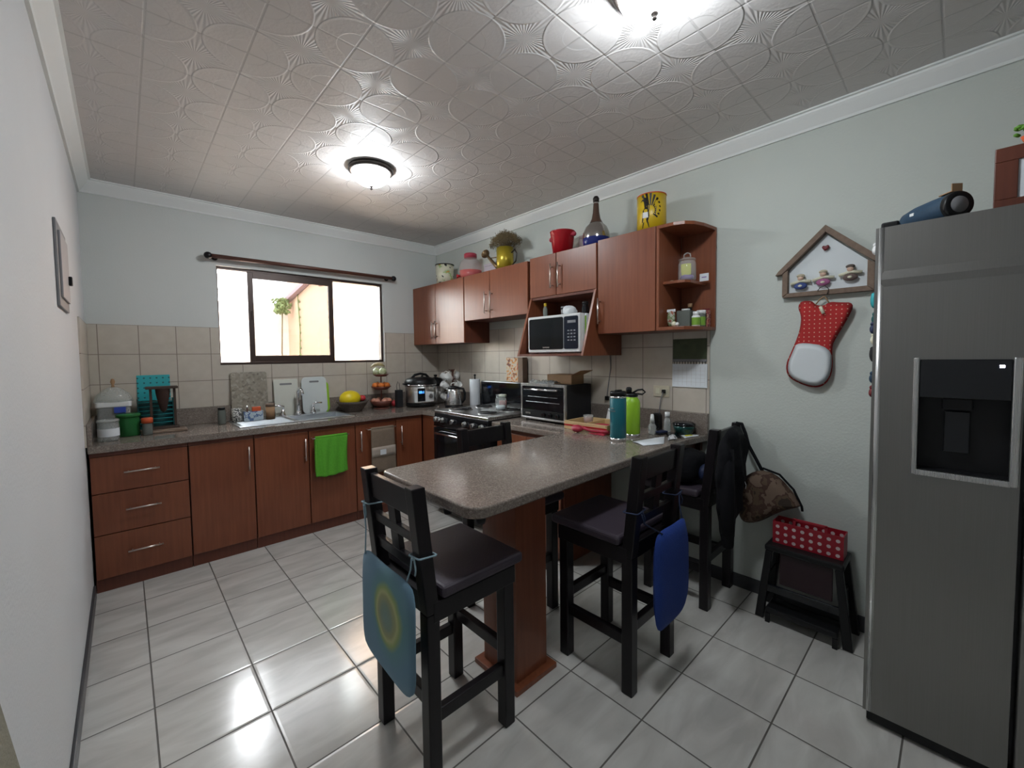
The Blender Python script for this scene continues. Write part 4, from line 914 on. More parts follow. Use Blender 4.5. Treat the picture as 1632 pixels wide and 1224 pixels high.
# on the stove
jar('spice_jar', 'glass jar with pale lid and red spice on the stove top', 'jar', (2.64, -1.345, .9465), .036, .12, 'glass', 'cream', .034, .02, .032, liquid=('tomato', .55))
jar('spice_jar', 'larger clear glass jar with a round glass lid on the stove top', 'jar', (2.56, -1.405, .9465), .045, .13, 'glass', 'glass', .040, .022, .038, liquid=('paper', .25))
t = thing('cereal_box', 'tall cereal box with an orange and red printed front standing behind the stove', 'cereal box', (2.812, -1.335, 1.166))
obj('carton', B().box(-.028, .028, -.12, .09, 0, .225), 'frame_wood', t, bev=.001)
obj('printed_front', B().box(-.0292, -.028, -.06, .09, .003, .222), voro_mat('busy_orange_print', [(.55, .13, .06), (.62, .45, .25), (.55, .50, .42), (.60, .25, .05), (.16, .06, .05)], 26, .5), t)

# ---------------------------------------------------------------- toaster oven
t = thing('toaster_oven', 'black toaster oven with chrome handle on the worktop', 'toaster oven', (2.50, -1.94, CI))
w = .225
obj('body', B().box(.02, .315, -w, w, .018, .285), 'blackm', t, bev=.006)
obj('front_frame', B().box(0, .022, -w, w, .27, .29).box(0, .022, -w, w, .015, .03).box(0, .022, -w, -w+.015, .03, .27).box(0, .022, w-.015, w, .03, .27), 'steel', t, bev=.003)
do = obj('glass_door', B().box(.003, .018, -w+.017, w-.017, .088, .268), 'blackg', t, bev=.002)
obj('handle', B().tube([(.003, -.16, .245), (-.025, -.16, .248), (-.028, 0, .248), (-.025, .16, .248), (.003, .16, .245)], .0075, 8), 'chrome', do)
obj('rack', B().tube([(.0025, -.17, .15), (.0025, .17, .15)], .002, 6).tube([(.0025, -.15, .19), (.0025, .15, .19)], .0015, 6), 'steel', do)
cp = obj('control_strip', B().box(.004, .02, -w+.017, w-.017, .032, .085), 'black', t, bev=.001)
for y in (-.155, -.085, -.02): obj('knob', B().cyl((.004, y, .058), (-.016, y, .058), .017, .014), 'blackg', t, bev=.001)
text('brand_name', 'OSTER', .018, 'handle', cp, face_mx((.0035, .15, .058)))
for y in (-.19, .19): obj('foot', B().cyl((.04, y, 0), (.04, y, .018), .013), 'black', t); obj('foot', B().cyl((.28, y, 0), (.28, y, .018), .013), 'black', t)
t = thing('cardboard_box', 'flat brown cardboard box on the toaster oven with a flap up', 'box', (2.675, -1.985, CT+.2863))
obj('box_body', B().box(-.05, .10, -.14, .10, 0, .072), 'card', t, bev=.002); o = obj('flap', B().box(-.05, .10, -.002, .0, 0, .09), 'card', t); o.location = (0, -.14, .072); o.rotation_euler = (R(68), 0, 0)
t = thing('cling_bag', 'crumpled clear plastic bag on the front of the toaster oven', 'plastic bag', (2.575, -1.90, CT+.2863))
b = B(); rr = random.Random(2)
g = [[(i/9-.5)*.085 for i in range(10)], [(j/15-.5)*.26 for j in range(16)]]
hv = [[.004+.030*rr.random()*(1-abs(i/4.5-1)**3) for j in range(16)] for i in range(10)]
b.grid(lambda u, v: ((u-.5)*.085, (v-.5)*.26, hv[int(round(u*9))][int(round(v*15))]), 9, 15); obj('film', b, 'plasticclear', t, smooth=True)

# ---------------------------------------------------------------- microwave and niche items
t = thing('microwave', 'white microwave with a black door in the slanting open shelf', 'microwave', (2.435, -2.112, 1.4188))
w = .242
obj('casing', B().box(.012, .36, -w, w, .012, .268), 'white', t, bev=.006)
obj('front_frame', B().box(-.004, .014, -w, w, .006, .27), mat('silvery_white', (.62, .63, .63), .35), t, bev=.008, seg=3)
do = obj('door_glass', B().prism(rrect(-.098, w-.016, .030, .252, .014), -.0075, -.002, 'x'), 'blackg', t)
cp = obj('control_panel', B().prism(rrect(-w+.016, -.105, .030, .252, .012), -.0075, -.002, 'x'), mat('dark_blue_panel', (.008, .012, .025), .15), t)
text('brand_name', 'SAMSUNG', .014, 'handle', do, face_mx((-.0078, .06, .043)))
b = B()
for i in range(4):
    for j in range(3): b.cbox((-.0078, -.145-j*.026, .155-i*.022), (.0008, .016, .008))
obj('keypad', b, 'grey_pl', cp); obj('display', B().cbox((-.0078, -.172, .215), (.0008, .07, .018)), 'grey_pl', cp)
for y in (-.2, .2): obj('foot', B().box(.03, .05, y-.012, y+.012, 0, .012), 'black', t); obj('foot', B().box(.30, .32, y-.012, y+.012, 0, .012), 'black', t)
zt = 1.4188+.2688
t = jar('oil_bottle', 'small dark bottle with yellow cap on top of the microwave', 'bottle', (2.52, -1.965, zt), .016, .105, 'smoke', 'yellow', .010, .022, .008)
t = thing('dark_cup', 'dark grey cup on the microwave beside the yellow capped bottle', 'cup', (2.60, -2.09, zt)); obj('cup', B().lathe([(0, 0), (.028, 0), (.033, .075), (.030, .075), (.026, .004), (0, .004)], close=False), 'grey_pl', t); obj('band', B().lathe([(.0325, .055), (.0335, .056), (.0335, .064), (.0325, .065)]), 'black', t)
t = thing('crumpled_cloth', 'crumpled white cloth on top of the microwave', 'cloth', (2.55, -2.175, zt)); b = B(); b.sph((0, 0, .028), (.045, .055, .028), 24)
for v in b.bm.verts: v.co += Vector((math.sin(v.co.y*90)*.005, math.sin(v.co.x*80+1)*.006, max(0, math.sin(v.co.y*70+v.co.x*50))*.022 if v.co.z > .02 else 0))
obj('fabric', b, 'whitecloth', t)
t = jar('dark_jar', 'dark jar at the end of the microwave top beside the white cloth', 'jar', (2.58, -2.285, zt), .024, .09, 'blackg', 'black', .022, .02, .02)
t = thing('recipe_booklet', 'green and white booklet squeezed between microwave and slanting panel', 'booklet', (2.47, -2.370, 1.4188)); obj('cover', B().box(0, .17, -.006, .006, 0, .265), 'paper', t, bev=.001); obj('cover_print', B().box(-.001, .0, -.006, .006, .10, .25), 'leafgreen', t)
t = thing('upright_tray', 'grey tray upright between microwave and far slanting panel', 'tray', (2.50, -1.832, 1.4188)); obj('panel_sheet', B().box(0, .2, -.008, .008, 0, .27), 'grey_pl', t, bev=.004); obj('tray_rim', B().box(-.004, .0, -.012, .012, 0, .27), 'steel', t)

# ---------------------------------------------------------------- worktop by the wall: cables, outlet, calendar
t = thing('power_cord', 'thin grey power cord running down the tiles from the microwave shelf', 'cord', (XW-.018, -2.31, 1.39)); obj('cable', B().tube([(0, 0, .02), (0, -.006, -.08), (-.004, .004, -.17), (0, .02, -.25), (0, .025, -.30)], .0035, 6), 'grey_pl', t); obj('plug', B().cbox((0, .025, -.31), (.018, .03, .03)), 'black', t, bev=.004)
for y, z, lab in ((-2.71, 1.155, 'cream double wall outlet on the tiles below the calendar'), (-2.455, 1.115, 'cream wall outlet on the tiles behind the two big bottles')):
    t = thing('wall_outlet', lab, 'outlet', (XW-.0085, y, z)); obj('cover_plate', B().box(-.007, 0, -.057, .057, -.038, .038), mat('cream_plate', (.60, .55, .42), .4), t, bev=.003)
    for dy in (-.025, .025): obj('socket', B().box(-.009, -.007, dy-.014, dy+.014, -.018, .018), 'cream', t, bev=.002)
t = thing('wall_calendar', 'wall calendar with dark green picture over a blank white page', 'calendar', (XW-.0085, -2.897, 1.19))
obj('picture_sheet', B().box(-.004, -.001, -.108, .108, .162, .31), 'olive', t); obj('month_page', B().box(-.007, -.001, -.112, .110, 0, .150), 'paper', t); obj('picture_caption', B().box(-.0045, -.004, -.108, .108, .162, .180), 'grey_pl', t)
b = B()
for k in range(12): b.tube([(-.006, -.10+k*.018, .146), (-.010, -.10+k*.018, .156), (-.006, -.10+k*.018, .166), (-.002, -.10+k*.018, .156)], .0012, 5, True)
obj('spiral_binding', b, 'black', t)
b = B()
for k in range(1, 5): b.box(-.0073, -.007, -.10, .10, .01+k*.024, .0106+k*.024)
for k in range(8): b.box(-.0073, -.007, -.10+k*.0285, -.0995+k*.0285, .012, .13)
obj('day_grid', b, 'band', t)

# ---------------------------------------------------------------- things on the peninsula near the wall
t = thing('iron', 'white kettle with black loop handle half hidden behind the teal bottle', 'kettle', (2.748, -2.42, CI), R(20)); obj('body', B().lathe([(0, 0), (.065, 0), (.066, .04), (.05, .12), (0, .13)]), 'white', t)
obj('handle', B().tube([(-.05, 0, .11), (-.075, 0, .14), (-.07, 0, .20), (-.03, 0, .225), (.02, 0, .22)], [.008, .010, .010, .010, .008], 8), 'black', t); obj('lid', B().lathe([(0, .13), (.04, .128), (.03, .145), (0, .15)]), 'black', t)
t.name = 'water_kettle'
t = thing('serving_box', 'cream wooden tray box with red items inside on the worktop', 'tray', (2.545, -2.395, CI), R(2))
obj('tray_side', B().box(-.13, .13, -.17, -.16, 0, .055).box(-.13, .13, .16, .17, 0, .055).box(-.13, -.12, -.16, .16, 0, .055).box(.12, .13, -.16, .16, 0, .055).box(-.12, .12, -.16, .16, 0, .006), 'beige_box', t, bev=.003)
obj('red_band', B().box(-.1315, -.13, -.168, .168, .024, .034), 'red', t)
obj('divider', B().box(-.12, .12, .005, .011, .006, .05), 'beige_box', t)
t = thing('spoon_rest', 'red oblong dish lying in the cream tray box', 'dish', (2.52, -2.47, CI+.0078)); obj('dish_shell', B().lathe([(0, 0), (.05, 0), (.07, .03), (.066, .03), (.048, .005), (0, .005)], (0, 0, 0), 24, Matrix.Diagonal((.75, 1, 1, 1)), False), 'redp', t); obj('foot_ring', B().lathe([(.02, -.0), (.03, 0), (.03, .002), (.02, .002)]), 'red', t)
t = thing('tealight_cup', 'small clear cup with red contents on the far edge of the tray box', 'cup', (2.585, -2.305, CI+.0068)); obj('cup', B().lathe([(0, 0), (.028, 0), (.036, .075), (.034, .075), (.026, .004), (0, .004)], close=False), 'plasticclear', t); obj('contents', B().lathe([(0, .004), (.026, .004), (.031, .055), (0, .055)]), 'orange', t)
t = thing('measuring_ladle', 'crimson plastic ladle lying in front of the cream tray box', 'ladle', (2.355, -2.385, CI+.001)); obj('ladle_bowl', B().sph((0, 0, .024), (.036, .042, .024), 18), 'redp', t)
obj('handle', B().tube([(.01, -.035, .03), (.03, -.09, .014), (.045, -.15, .016), (.05, -.21, .018)], [.012, .009, .010, .011], 8), 'redp', t)
t = thing('folded_napkin', 'dark red folded napkin under the ladle handle', 'napkin', (2.385, -2.54, CI)); obj('fold', B().prism([(-.03, -.045), (.05, -.035), (.04, .07), (-.02, .075)], 0, .004), 'redp', t, bev=.001); obj('upper_fold', B().prism([(-.02, -.035), (.03, -.03), (.03, .02), (-.015, .02)], .004, .007), 'redp', t)
def bottle(loc, label, m, prof, capf):
    t = thing('water_bottle', label, 'bottle', loc); obj('body', B().lathe(prof, seg=36, close=False), m, t)
    obj('base_ring', B().lathe([(0, 0), (prof[0][0], 0), (prof[0][0]+.0005, .018), (0, .018)], seg=36), 'chrome', t); capf(t); return t
def cap1(t):
    obj('neck_ring', B().lathe([(0, .252), (.0475, .252), (.0475, .262), (0, .262)], seg=32), 'chrome', t)
    obj('lid', B().lathe([(0, .262), (.0455, .262), (.046, .285), (.042, .290), (0, .290)], seg=32), 'black', t); obj('sip_tab', B().box(-.02, .025, -.012, .012, .289, .298), 'black', t, bev=.003)
t = bottle((2.315, -2.715, CI), 'tall dark teal steel bottle with flat black lid', 'tealb', [(.0455, .018), (.0465, .02), (.047, .25), (.045, .254), (0, .255)], cap1)
text('brand_lines', 'klean\nkanteen', .015, 'grey_pl', t, face_mx((-.0475, .012, .185)) )
def cap2(t):
    obj('neck_ring', B().lathe([(0, .240), (.031, .240), (.031, .247), (0, .247)], seg=32), 'chrome', t)
    obj('lid', B().lathe([(0, .247), (.036, .247), (.036, .262), (.02, .268), (0, .268)], seg=32), 'black', t)
    obj('spout_cap', B().lathe([(0, .266), (.017, .266), (.018, .295), (.012, .303), (0, .304)], (-.015, .012, 0)), 'black', t)
    obj('carry_loop', B().tube([(.0, .0, .265), (.025, -.025, .285), (.045, -.045, .288), (.055, -.058, .272), (.045, -.045, .258), (.02, -.02, .262)], .0055, 8), 'black', t)
t = bottle((2.485, -2.705, CI), 'bright lime steel bottle with black loop lid', 'limeb', [(.0475, .018), (.049, .02), (.049, .205), (.045, .222), (.036, .234), (.032, .243), (0, .243)], cap2)
t = thing('spray_bottle', 'small clear spray bottle with white cone cap beside the lime bottle', 'bottle', (2.625, -2.765, CI)); obj('body', B().lathe([(0, 0), (.023, 0), (.025, .01), (.025, .05), (.012, .072), (0, .073)]), 'plasticclear', t); obj('cap', B().lathe([(0, .073), (.015, .073), (.009, .125), (0, .128)]), 'white', t)
t = thing('handheld_device', 'rounded black bottle shaped device against the splash strip', 'device', (2.785, -2.715, CI)); obj('casing', B().prism(rrect(-.028, .028, 0, .115, .024), -.018, .018, 'x'), 'black', t, bev=.005); obj('face_panel', B().prism(rrect(-.020, .020, .01, .10, .018), -.020, -.018, 'x'), 'blackg', t)
t = thing('charger_cable', 'black charging plug and cable in the outlet below the calendar', 'cable', (XW-.018, -2.735, 1.155)); obj('plug', B().cbox((-.012, 0, 0), (.022, .022, .026)), 'black', t, bev=.004); obj('cord', B().tube([(-.02, 0, 0), (-.028, .012, -.05), (-.03, .02, -.12), (-.035, .02, -.20), (-.06, .02, -.2505)], .003, 6), 'grey_pl', t)
t = thing('lotion_bottle', 'slim translucent white bottle with white cap near the wall end', 'bottle', (2.755, -2.80, CI)); obj('body', B().lathe([(0, 0), (.021, 0), (.023, .01), (.022, .07), (.014, .095), (0, .096)]), 'plasticclear', t); obj('cap', B().lathe([(0, .096), (.015, .096), (.015, .13), (0, .132)]), 'white', t)
t = thing('lidded_bowl', 'dark green glass container with lid in the corner by the wall', 'container', (2.763, -2.905, CI)); obj('bowl_shell', B().lathe([(0, 0), (.05, 0), (.062, .04), (.066, .055), (0, .055)], seg=32), mat('dark_green_glass', (.012, .06, .055), .15), t); obj('lid', B().lathe([(0, .056), (.067, .056), (.067, .068), (.05, .078), (0, .08)], seg=32), 'blackg', t)
def sheet(name, label, cat, pts, m, z=.0015, lift=.006):
    t = thing(name, label, cat, (pts[0][0], pts[0][1], CT+z)); x0, y0 = pts[0]; b = B()
    q = [Vector((x-x0, y-y0)) for x, y in pts]
    b.grid(lambda u, v: (lambda p: (p.x, p.y, lift*math.sin(u*PI)*(.4+v)))(q[0].lerp(q[1], u).lerp(q[3].lerp(q[2], u), v)), 8, 4)
    obj('page', b, m, t, solid=.0012); return t
sheet('paper_sheet', 'large loose white paper sheet beside the two bottles', 'paper', [(2.33, -2.80), (2.275, -2.90), (2.40, -2.955), (2.60, -2.86)], 'paper', .0022, .008)
sheet('paper_scrap', 'small crumpled printed paper scrap behind the large sheet', 'paper', [(2.50, -2.93), (2.56, -2.955), (2.62, -2.93), (2.585, -2.885)], voro_mat('black_print_on_white', [(.6, .62, .64), (.65, .66, .68), (.05, .05, .06), (.65, .66, .68), (.6, .6, .62)], 30), .0022, .014)
sheet('paper_envelope', 'white envelope with a green print at the wall end of the peninsula', 'envelope', [(2.64, -2.965), (2.75, -3.00), (2.79, -2.985), (2.70, -2.915)], 'paper', .0022, .002)
sheet('green_leaflet', 'small green leaflet lying on the white envelope', 'leaflet', [(2.68, -2.955), (2.73, -2.975), (2.75, -2.96), (2.70, -2.935)], 'lemon', .0052, .001)
t = thing('mobile_phone', 'black phone lying flat behind the paper scraps', 'phone', (2.66, -2.885, CI), R(35)); obj('phone_body', B().box(-.07, .07, -.035, .035, 0, .009), 'black', t, bev=.003); obj('screen', B().box(-.065, .065, -.031, .031, .009, .0095), 'blackg', t)
t = thing('wallet', 'dark folded wallet beside the spray bottle', 'wallet', (2.665, -2.805, CI), R(-10)); obj('lower_half', B().box(-.04, .04, -.022, .022, 0, .010), 'blackm', t, bev=.003); obj('upper_half', B().box(-.04, .038, -.021, .022, .0102, .020), 'navy', t, bev=.003)

# ---------------------------------------------------------------- on top of the wall cabinets
ZT = 2.1455
t = thing('enamel_pail', 'cream metal pail with black and green spots at the corner end', 'pail', (2.70, -.40, ZT)); obj('pail_body', B().lathe([(0, 0), (.086, 0), (.094, .21), (.091, .21), (.084, .004), (0, .004)], seg=32, close=False), voro_mat('cream_spotted_enamel', [(.02, .02, .02), (.70, .68, .52), (.70, .68, .52), (.66, .64, .48), (.36, .52, .20), (.60, .25, .06)], 15, .35), t); obj('rim', B().lathe([(.091, .208), (.098, .208), (.098, .216), (.091, .216)], seg=32), 'iron', t)
t = thing('drink_dispenser', 'round glass drink dispenser with red lid and red base', 'drink dispenser', (2.70, -.84, ZT))
obj('glass_jar', B().lathe([(0, .0), (.085, 0), (.105, .03), (.112, .10), (.10, .165), (.065, .20), (.055, .21)], seg=32, close=False), 'pinkglass', t)
obj('red_filling', B().lathe([(0, .003), (.082, .004), (.102, .032), (.107, .085), (0, .085)], seg=32), 'redjar', t); obj('lid', B().lathe([(0, .21), (.062, .21), (.062, .245), (.056, .25), (0, .25)], seg=32), 'redp', t); obj('tap', B().cyl((-.10, .04, .03), (-.13, .05, .03), .012).cyl((-.125, .048, .045), (-.125, .048, .01), .008), 'red', t)
t = thing('lilac_box', 'pale lilac box behind the watering can spout', 'box', (2.775, -1.10, ZT)); obj('box_body', B().box(-.05, .05, -.085, .085, 0, .10), mat('pale_lilac_card', (.50, .46, .52), .7), t, bev=.003); obj('box_lid', B().box(-.053, .053, -.088, .088, .10, .12), mat('pale_lilac_lid', (.52, .48, .54), .7), t, bev=.003)
t = thing('watering_can', 'yellow metal watering can with a long brass spout', 'watering can', (2.69, -1.345, ZT))
obj('can_body', B().lathe([(0, 0), (.076, 0), (.074, .205), (.071, .205), (.073, .004), (0, .004)], seg=32, close=False), 'brass', t)
obj('spout', B().tube([(0, .075, .03), (-.005, .14, .09), (-.01, .20, .15), (-.012, .225, .18)], [.020, .016, .013, .012], 12).cyl((0, .07, .14), (-.01, .19, .15), .005), 'bronze', t)
obj('sprinkler_rose', B().lathe([(.012, 0), (.040, .035), (.042, .042), (0, .048)], (-.012, .222, .175), 24, Matrix.Rotation(R(-52), 4, 'X')), 'bronze', t)
obj('handle', B().tube([(0, -.083, .15), (.0, -.125, .17), (.0, -.15, .13), (.0, -.135, .07), (0, -.085, .04)], .006, 8), 'iron', t)
t = thing('dried_flowers', 'bunch of dried straw coloured stalks standing in the yellow watering can', 'dried flowers', (2.69, -1.345, ZT+.006))
b = B(); rr = random.Random(8); hb = B()
for i in range(330):
    a = rr.uniform(0, 2*PI); r = .25*math.sqrt(rr.random())*.62; h = .335-.18*(r/.155)**2*.45-.04*rr.random()
    p0 = Vector((.045*r/.155*math.cos(a), .045*r/.155*math.sin(a), .02)); p2 = Vector((r*.72*math.cos(a), r*1.0*math.sin(a), h)); p1 = p0+Vector((p0.x*.3, p0.y*.3, .215))
    if i < 110: b.tube([p0, p1, p2], .0012, 4)
    for _ in range(3): hb.tube([p2+Vector([rr.gauss(0, .013) for _ in range(3)]) for _ in range(3)], .0011, 4)
obj('stalks', b, 'dried', t); hb = obj('flower_heads', hb, 'dried', t)
t = thing('ice_bucket', 'red tapered plastic bucket with round side knobs', 'bucket', (2.70, -1.985, 2.1555)); obj('bucket_body', B().lathe([(0, 0), (.070, 0), (.092, .185), (.096, .19), (.090, .19), (.067, .005), (0, .005)], seg=36, close=False), 'red', t)
for s in (-1, 1): obj('side_knob', B().cyl((0, s*.085, .155), (0, s*.112, .155), .012, .016).sph((0, s*.112, .155), .018, 12), 'redp', t)
t = thing('pink_box', 'pale pinkish box behind the red bucket', 'box', (2.80, -2.19, 2.1555)); obj('box_body', B().box(-.03, .03, -.115, .10, 0, .13), mat('pale_pink_card', (.58, .50, .50), .7), t, bev=.003); obj('box_lid', B().box(-.033, .033, -.118, .103, .13, .15), mat('pale_pink_lid', (.60, .52, .52), .7), t, bev=.003)
t = thing('decanter', 'silvery bulbous decanter with long brown neck and blue base', 'decanter', (2.655, -2.325, 2.1555)); obj('flask', B().lathe([(0, .0), (.075, 0), (.088, .02), (.094, .06), (.090, .10), (.074, .138), (.046, .165), (.030, .195), (.022, .24), (.018, .30), (.018, .31)], seg=32, close=False), 'mirrorglass', t)
obj('blue_base', B().lathe([(.0755, .001), (.0890, .02), (.094, .055), (.0935, .062)], seg=32, close=False), mat('cobalt_glass', (.01, .02, .16), .15), t, label='cobalt blue base'); obj('brown_neck', B().lathe([(.0465, .166), (.0308, .196), (.0226, .24), (.0185, .30)], seg=28, close=False), mat('amber_brown_glass', (.09, .05, .035), .2), t); obj('stopper', B().lathe([(0, .31), (.020, .31), (.022, .335), (.014, .35), (0, .352)]), 'iron', t)
t = thing('beer_tin', 'tall yellow tin with a black winged eagle emblem beside the curved shelf', 'tin', (2.70, -2.715, 2.1655)); obj('tin_body', B().lathe([(0, 0), (.088, 0), (.088, .235), (.085, .235), (.085, .003), (0, .003)], seg=40, close=False), 'yellow', t)
obj('tin_rim', B().lathe([(.085, .233), (.090, .233), (.090, .239), (.085, .239)], seg=40), 'orange', t)
def wrapped(polys, r, z0, a0, m, name, parent):
    """flat (s, z) polygons laid on a cylinder of radius r, s along the arc from angle a0"""
    b = B()
    for poly in polys:
        n = len(poly); c = (sum(p[0] for p in poly)/n, sum(p[1] for p in poly)/n)
        P = lambda p: b.bm.verts.new((r*math.cos(a0+p[0]/r), r*math.sin(a0+p[0]/r), z0+p[1]))
        vs = [P(p) for p in poly]; b.bm.faces.new(vs)
    o = obj(name, b, m, parent, solid=.0008); return o
eagle = [[(-.052, .045), (-.018, .040), (-.008, .075), (-.012, .110), (-.030, .128), (-.046, .110)],      # breast
         [(-.034, .118), (-.014, .112), (-.016, .150), (-.030, .168), (-.040, .160)],                            # neck
         [(-.048, .166), (-.030, .150), (-.020, .160), (-.024, .178), (-.038, .182)],                            # head
         [(-.062, .160), (-.046, .168), (-.046, .178)],                                                          # beak
         [(-.050, .012), (-.008, .012), (-.014, .045), (-.044, .045)], [(-.058, .0), (.0, .0), (-.004, .010), (-.054, .010)]]
for k in range(10):
    a = R(116-k*17); b0 = .030; b1 = .098-.0038*k; cx, cz = -.010, .105
    eagle.append([(cx+b0*math.cos(a), cz+b0*math.sin(a)), (cx+b1*.85*math.cos(a+.11), cz+b1*1.05*math.sin(a+.11)), (cx+b1*.88*math.cos(a-.05), cz+b1*1.08*math.sin(a-.05)), (cx+b0*math.cos(a-.20), cz+b0*math.sin(a-.20))])
eagle.append([(-.016, .072), (.026, .080), (.030, .125), (-.010, .140)])
eagle = [[(p[0]*1.12, p[1]*1.1) for p in q] for q in eagle]
wrapped(eagle, .0886, .012, PI+R(26), 'black', 'eagle_emblem', t)
wrapped([[(-.052, .076), (-.016, .074), (-.018, .108), (-.050, .110)]], .0893, .012, PI+R(26), 'white', 'shield_patch', t)
# curved shelf
t = thing('biscuit_jar', 'glass biscuit jar with yellow paper inside on the curved middle board', 'jar', (2.70, -2.945, 1.8385)); obj('jar_body', B().lathe([(0, 0), (.045, 0), (.050, .01), (.050, .105), (.042, .12)], seg=28, close=False), 'glass', t); obj('jar_lid', B().lathe([(.043, .122), (.050, .124), (.048, .132), (.02, .142), (.0, .144)], seg=28, close=False).tube([(0, -.02, .143), (0, -.018, .162), (0, 0, .170), (0, .018, .162), (0, .02, .143)], .004, 8), 'glass', t)
obj('yellow_paper', B().prism(rrect(-.035, .02, .035, .10, .004), -.030, -.024, 'x').prism(rrect(-.02, .03, .055, .105, .004), -.015, -.010, 'x'), 'lemon', t); obj('sweets', B().sph((0, 0, .024), (.040, .040, .021), 14), 'lilac', t)
t = thing('note_card', 'small white card leaning beside the biscuit jar', 'card', (2.765, -3.015, 1.8385), R(0)); o = obj('card_sheet', B().box(-.001, .001, -.030, .022, 0, .045), 'paper', t); obj('scribble', B().box(-.0013, -.001, -.018, .01, .02, .026), 'lilac', t)
t = thing('pebble', 'small pale stone at the front of the curved middle board', 'stone', (2.665, -2.87, 1.8385)); obj('stone_body', B().sph((0, 0, .006), (.018, .016, .006), 12), 'cream', t)
zb = 1.5655
t = thing('tea_pouch', 'pale printed pouch standing open at the cabinet side of the bottom board', 'pouch', (2.63, -2.882, zb)); obj('bag', pillow([(-.022, 0), (.022, 0), (.026, .10), (-.026, .10)], .03), voro_mat('pouch_print', [(.42, .44, .36), (.20, .26, .12), (.45, .45, .38), (.30, .10, .06), (.5, .5, .42)], 24), t); obj('top_seal', B().box(-.002, .002, -.026, .026, .092, .108), 'paper', t)
t = thing('glass_storage_jar', 'square dark glass jar with pale lid on the bottom curved board', 'jar', (2.72, -2.93, zb)); obj('jar_body', B().prism(rrect(-.042, .042, -.042, .042, .012), 0, .10), 'smoke', t, bev=.003); obj('jar_lid', B().lathe([(0, .1005), (.024, .1005), (.024, .112), (0, .112)]), 'white', t)
t = thing('brown_bottle', 'brown bottle with tan cap behind the square glass jar', 'bottle', (2.79, -2.925, zb)); obj('body', B().lathe([(0, 0), (.022, 0), (.022, .09), (.011, .115), (.011, .125), (0, .125)]), 'blackg', t); obj('cap', B().lathe([(0, .125), (.014, .125), (.014, .15), (0, .15)]), 'card', t)
for x, y, h, neck, lab in ((2.690, -3.004, .088, .015, 'pill bottle with white cap and green label next to the square jar'), (2.745, -3.012, .098, .024, 'wide capped pill bottle with green label by the red packet')):
    t = thing('pill_bottle', lab, 'bottle', (x, y, zb)); obj('body', B().lathe([(0, 0), (.022, 0), (.0235, .005), (.0235, h*.68), (neck, h*.78), (0, h*.78)]), 'white' if neck < .02 else 'smoke', t); obj('label', B().lathe([(.0240, .008), (.0240, h*.60)], close=False), 'leafgreen', t); obj('cap', B().lathe([(0, h*.78), (neck+.002, h*.78), (neck+.002, h), (0, h)]), 'white', t)
t = thing('red_packet', 'dark red patterned packet at the wall end of the bottom curved board', 'packet', (2.805, -3.015, zb)); obj('packet_body', B().box(-.018, .018, -.022, .02, 0, .10), voro_mat('red_packet_print', [(.25, .03, .03), (.45, .20, .14), (.18, .02, .03), (.5, .35, .25), (.3, .04, .03)], 30), t, bev=.003); obj('packet_seal', B().box(-.002, .002, -.022, .02, .10, .112), 'darkred', t)
t = thing('small_ball', 'small yellowish ball in front of the tea pouch', 'ball', (2.60, -2.915, zb)); obj('ball_body', B().sph((0, 0, .016), .016, 14), 'cream', t); obj('ball_tip', B().sph((0, -.018, .014), .012, 10), 'whitec', t)

# ---------------------------------------------------------------- towels on the sink cabinet
t = thing('hanging_towel', 'bright green terry towel hanging from a rail on the sink cabinet', 'towel', (1.40, -.645, 0)); n = 22
def tw(u, v):
    x = (u-.5)*.255; z = .775-v*.305; fold = .006*math.sin(u*22+v*2)+.010*math.exp(-((u-.22-.05*v)/.05)**2)
    x += -.012*math.sin(v*2.2)+.006*v; z -= .012*math.sin(u*PI*1.2)*v
    return (x, -.008-fold*min(1, v*3+.2), z)
obj('cloth_front', B().grid(tw, n, n), 'green', t, solid=.007); obj('cloth_back', B().grid(lambda u, v: ((u-.5)*.24-.01, .012+.002*math.sin(u*14), .775-v*.27), 8, 8), 'green', t, solid=.005)
obj('cloth_top', B().grid(lambda u, v: ((u-.5)*.25, .002-.0125*math.cos(v*PI), .775+.011*math.sin(v*PI)), 6, 6), 'green', t, solid=.006)
def rail(cx, hw, y, z, label):
    t = thing('towel_rail', label, 'towel rail', (cx, y, z)); obj('bar', B().cyl((-hw, 0, 0), (hw, 0, 0), .0045, seg=10), 'handle', t)
    for s in (-1, 1): obj('arm', B().cyl((s*(hw-.006), 0, 0), (s*(hw-.006), .0535, 0), .0035, seg=8), 'handle', t)
rail(1.40, .145, -.6435, .773, 'thin metal rail carrying the green towel'); rail(1.84, .13, -.6435, .785, 'thin metal rail carrying the taupe towel')
t = thing('hanging_towel', 'taupe towel with a pale band hanging beside the corner cabinet', 'towel', (1.84, -.645, 0))
obj('cloth_front', B().grid(lambda u, v: ((u-.5)*(.215+.015*v)+.006*v, -.008-.005*math.sin(u*13)*v, .787-v*.385), 14, 14), 'taupe', t, solid=.006)
obj('cloth_back', B().grid(lambda u, v: ((u-.5)*.20, .012, .787-v*.33), 8, 8), 'taupe', t, solid=.005); obj('cloth_top', B().grid(lambda u, v: ((u-.5)*.21, .002-.0125*math.cos(v*PI), .787+.011*math.sin(v*PI)), 6, 6), 'taupe', t, solid=.005)
obj('pale_band', B().grid(lambda u, v: ((u-.5)*.226+.004, -.0135-.005*math.sin(u*13)*(.45+v*.15), .625-v*.085), 14, 3), 'band', t, solid=.003); obj('tag', B().box(-.035, .02, -.026, -.022, .555, .60), 'paper', t, bev=.008)

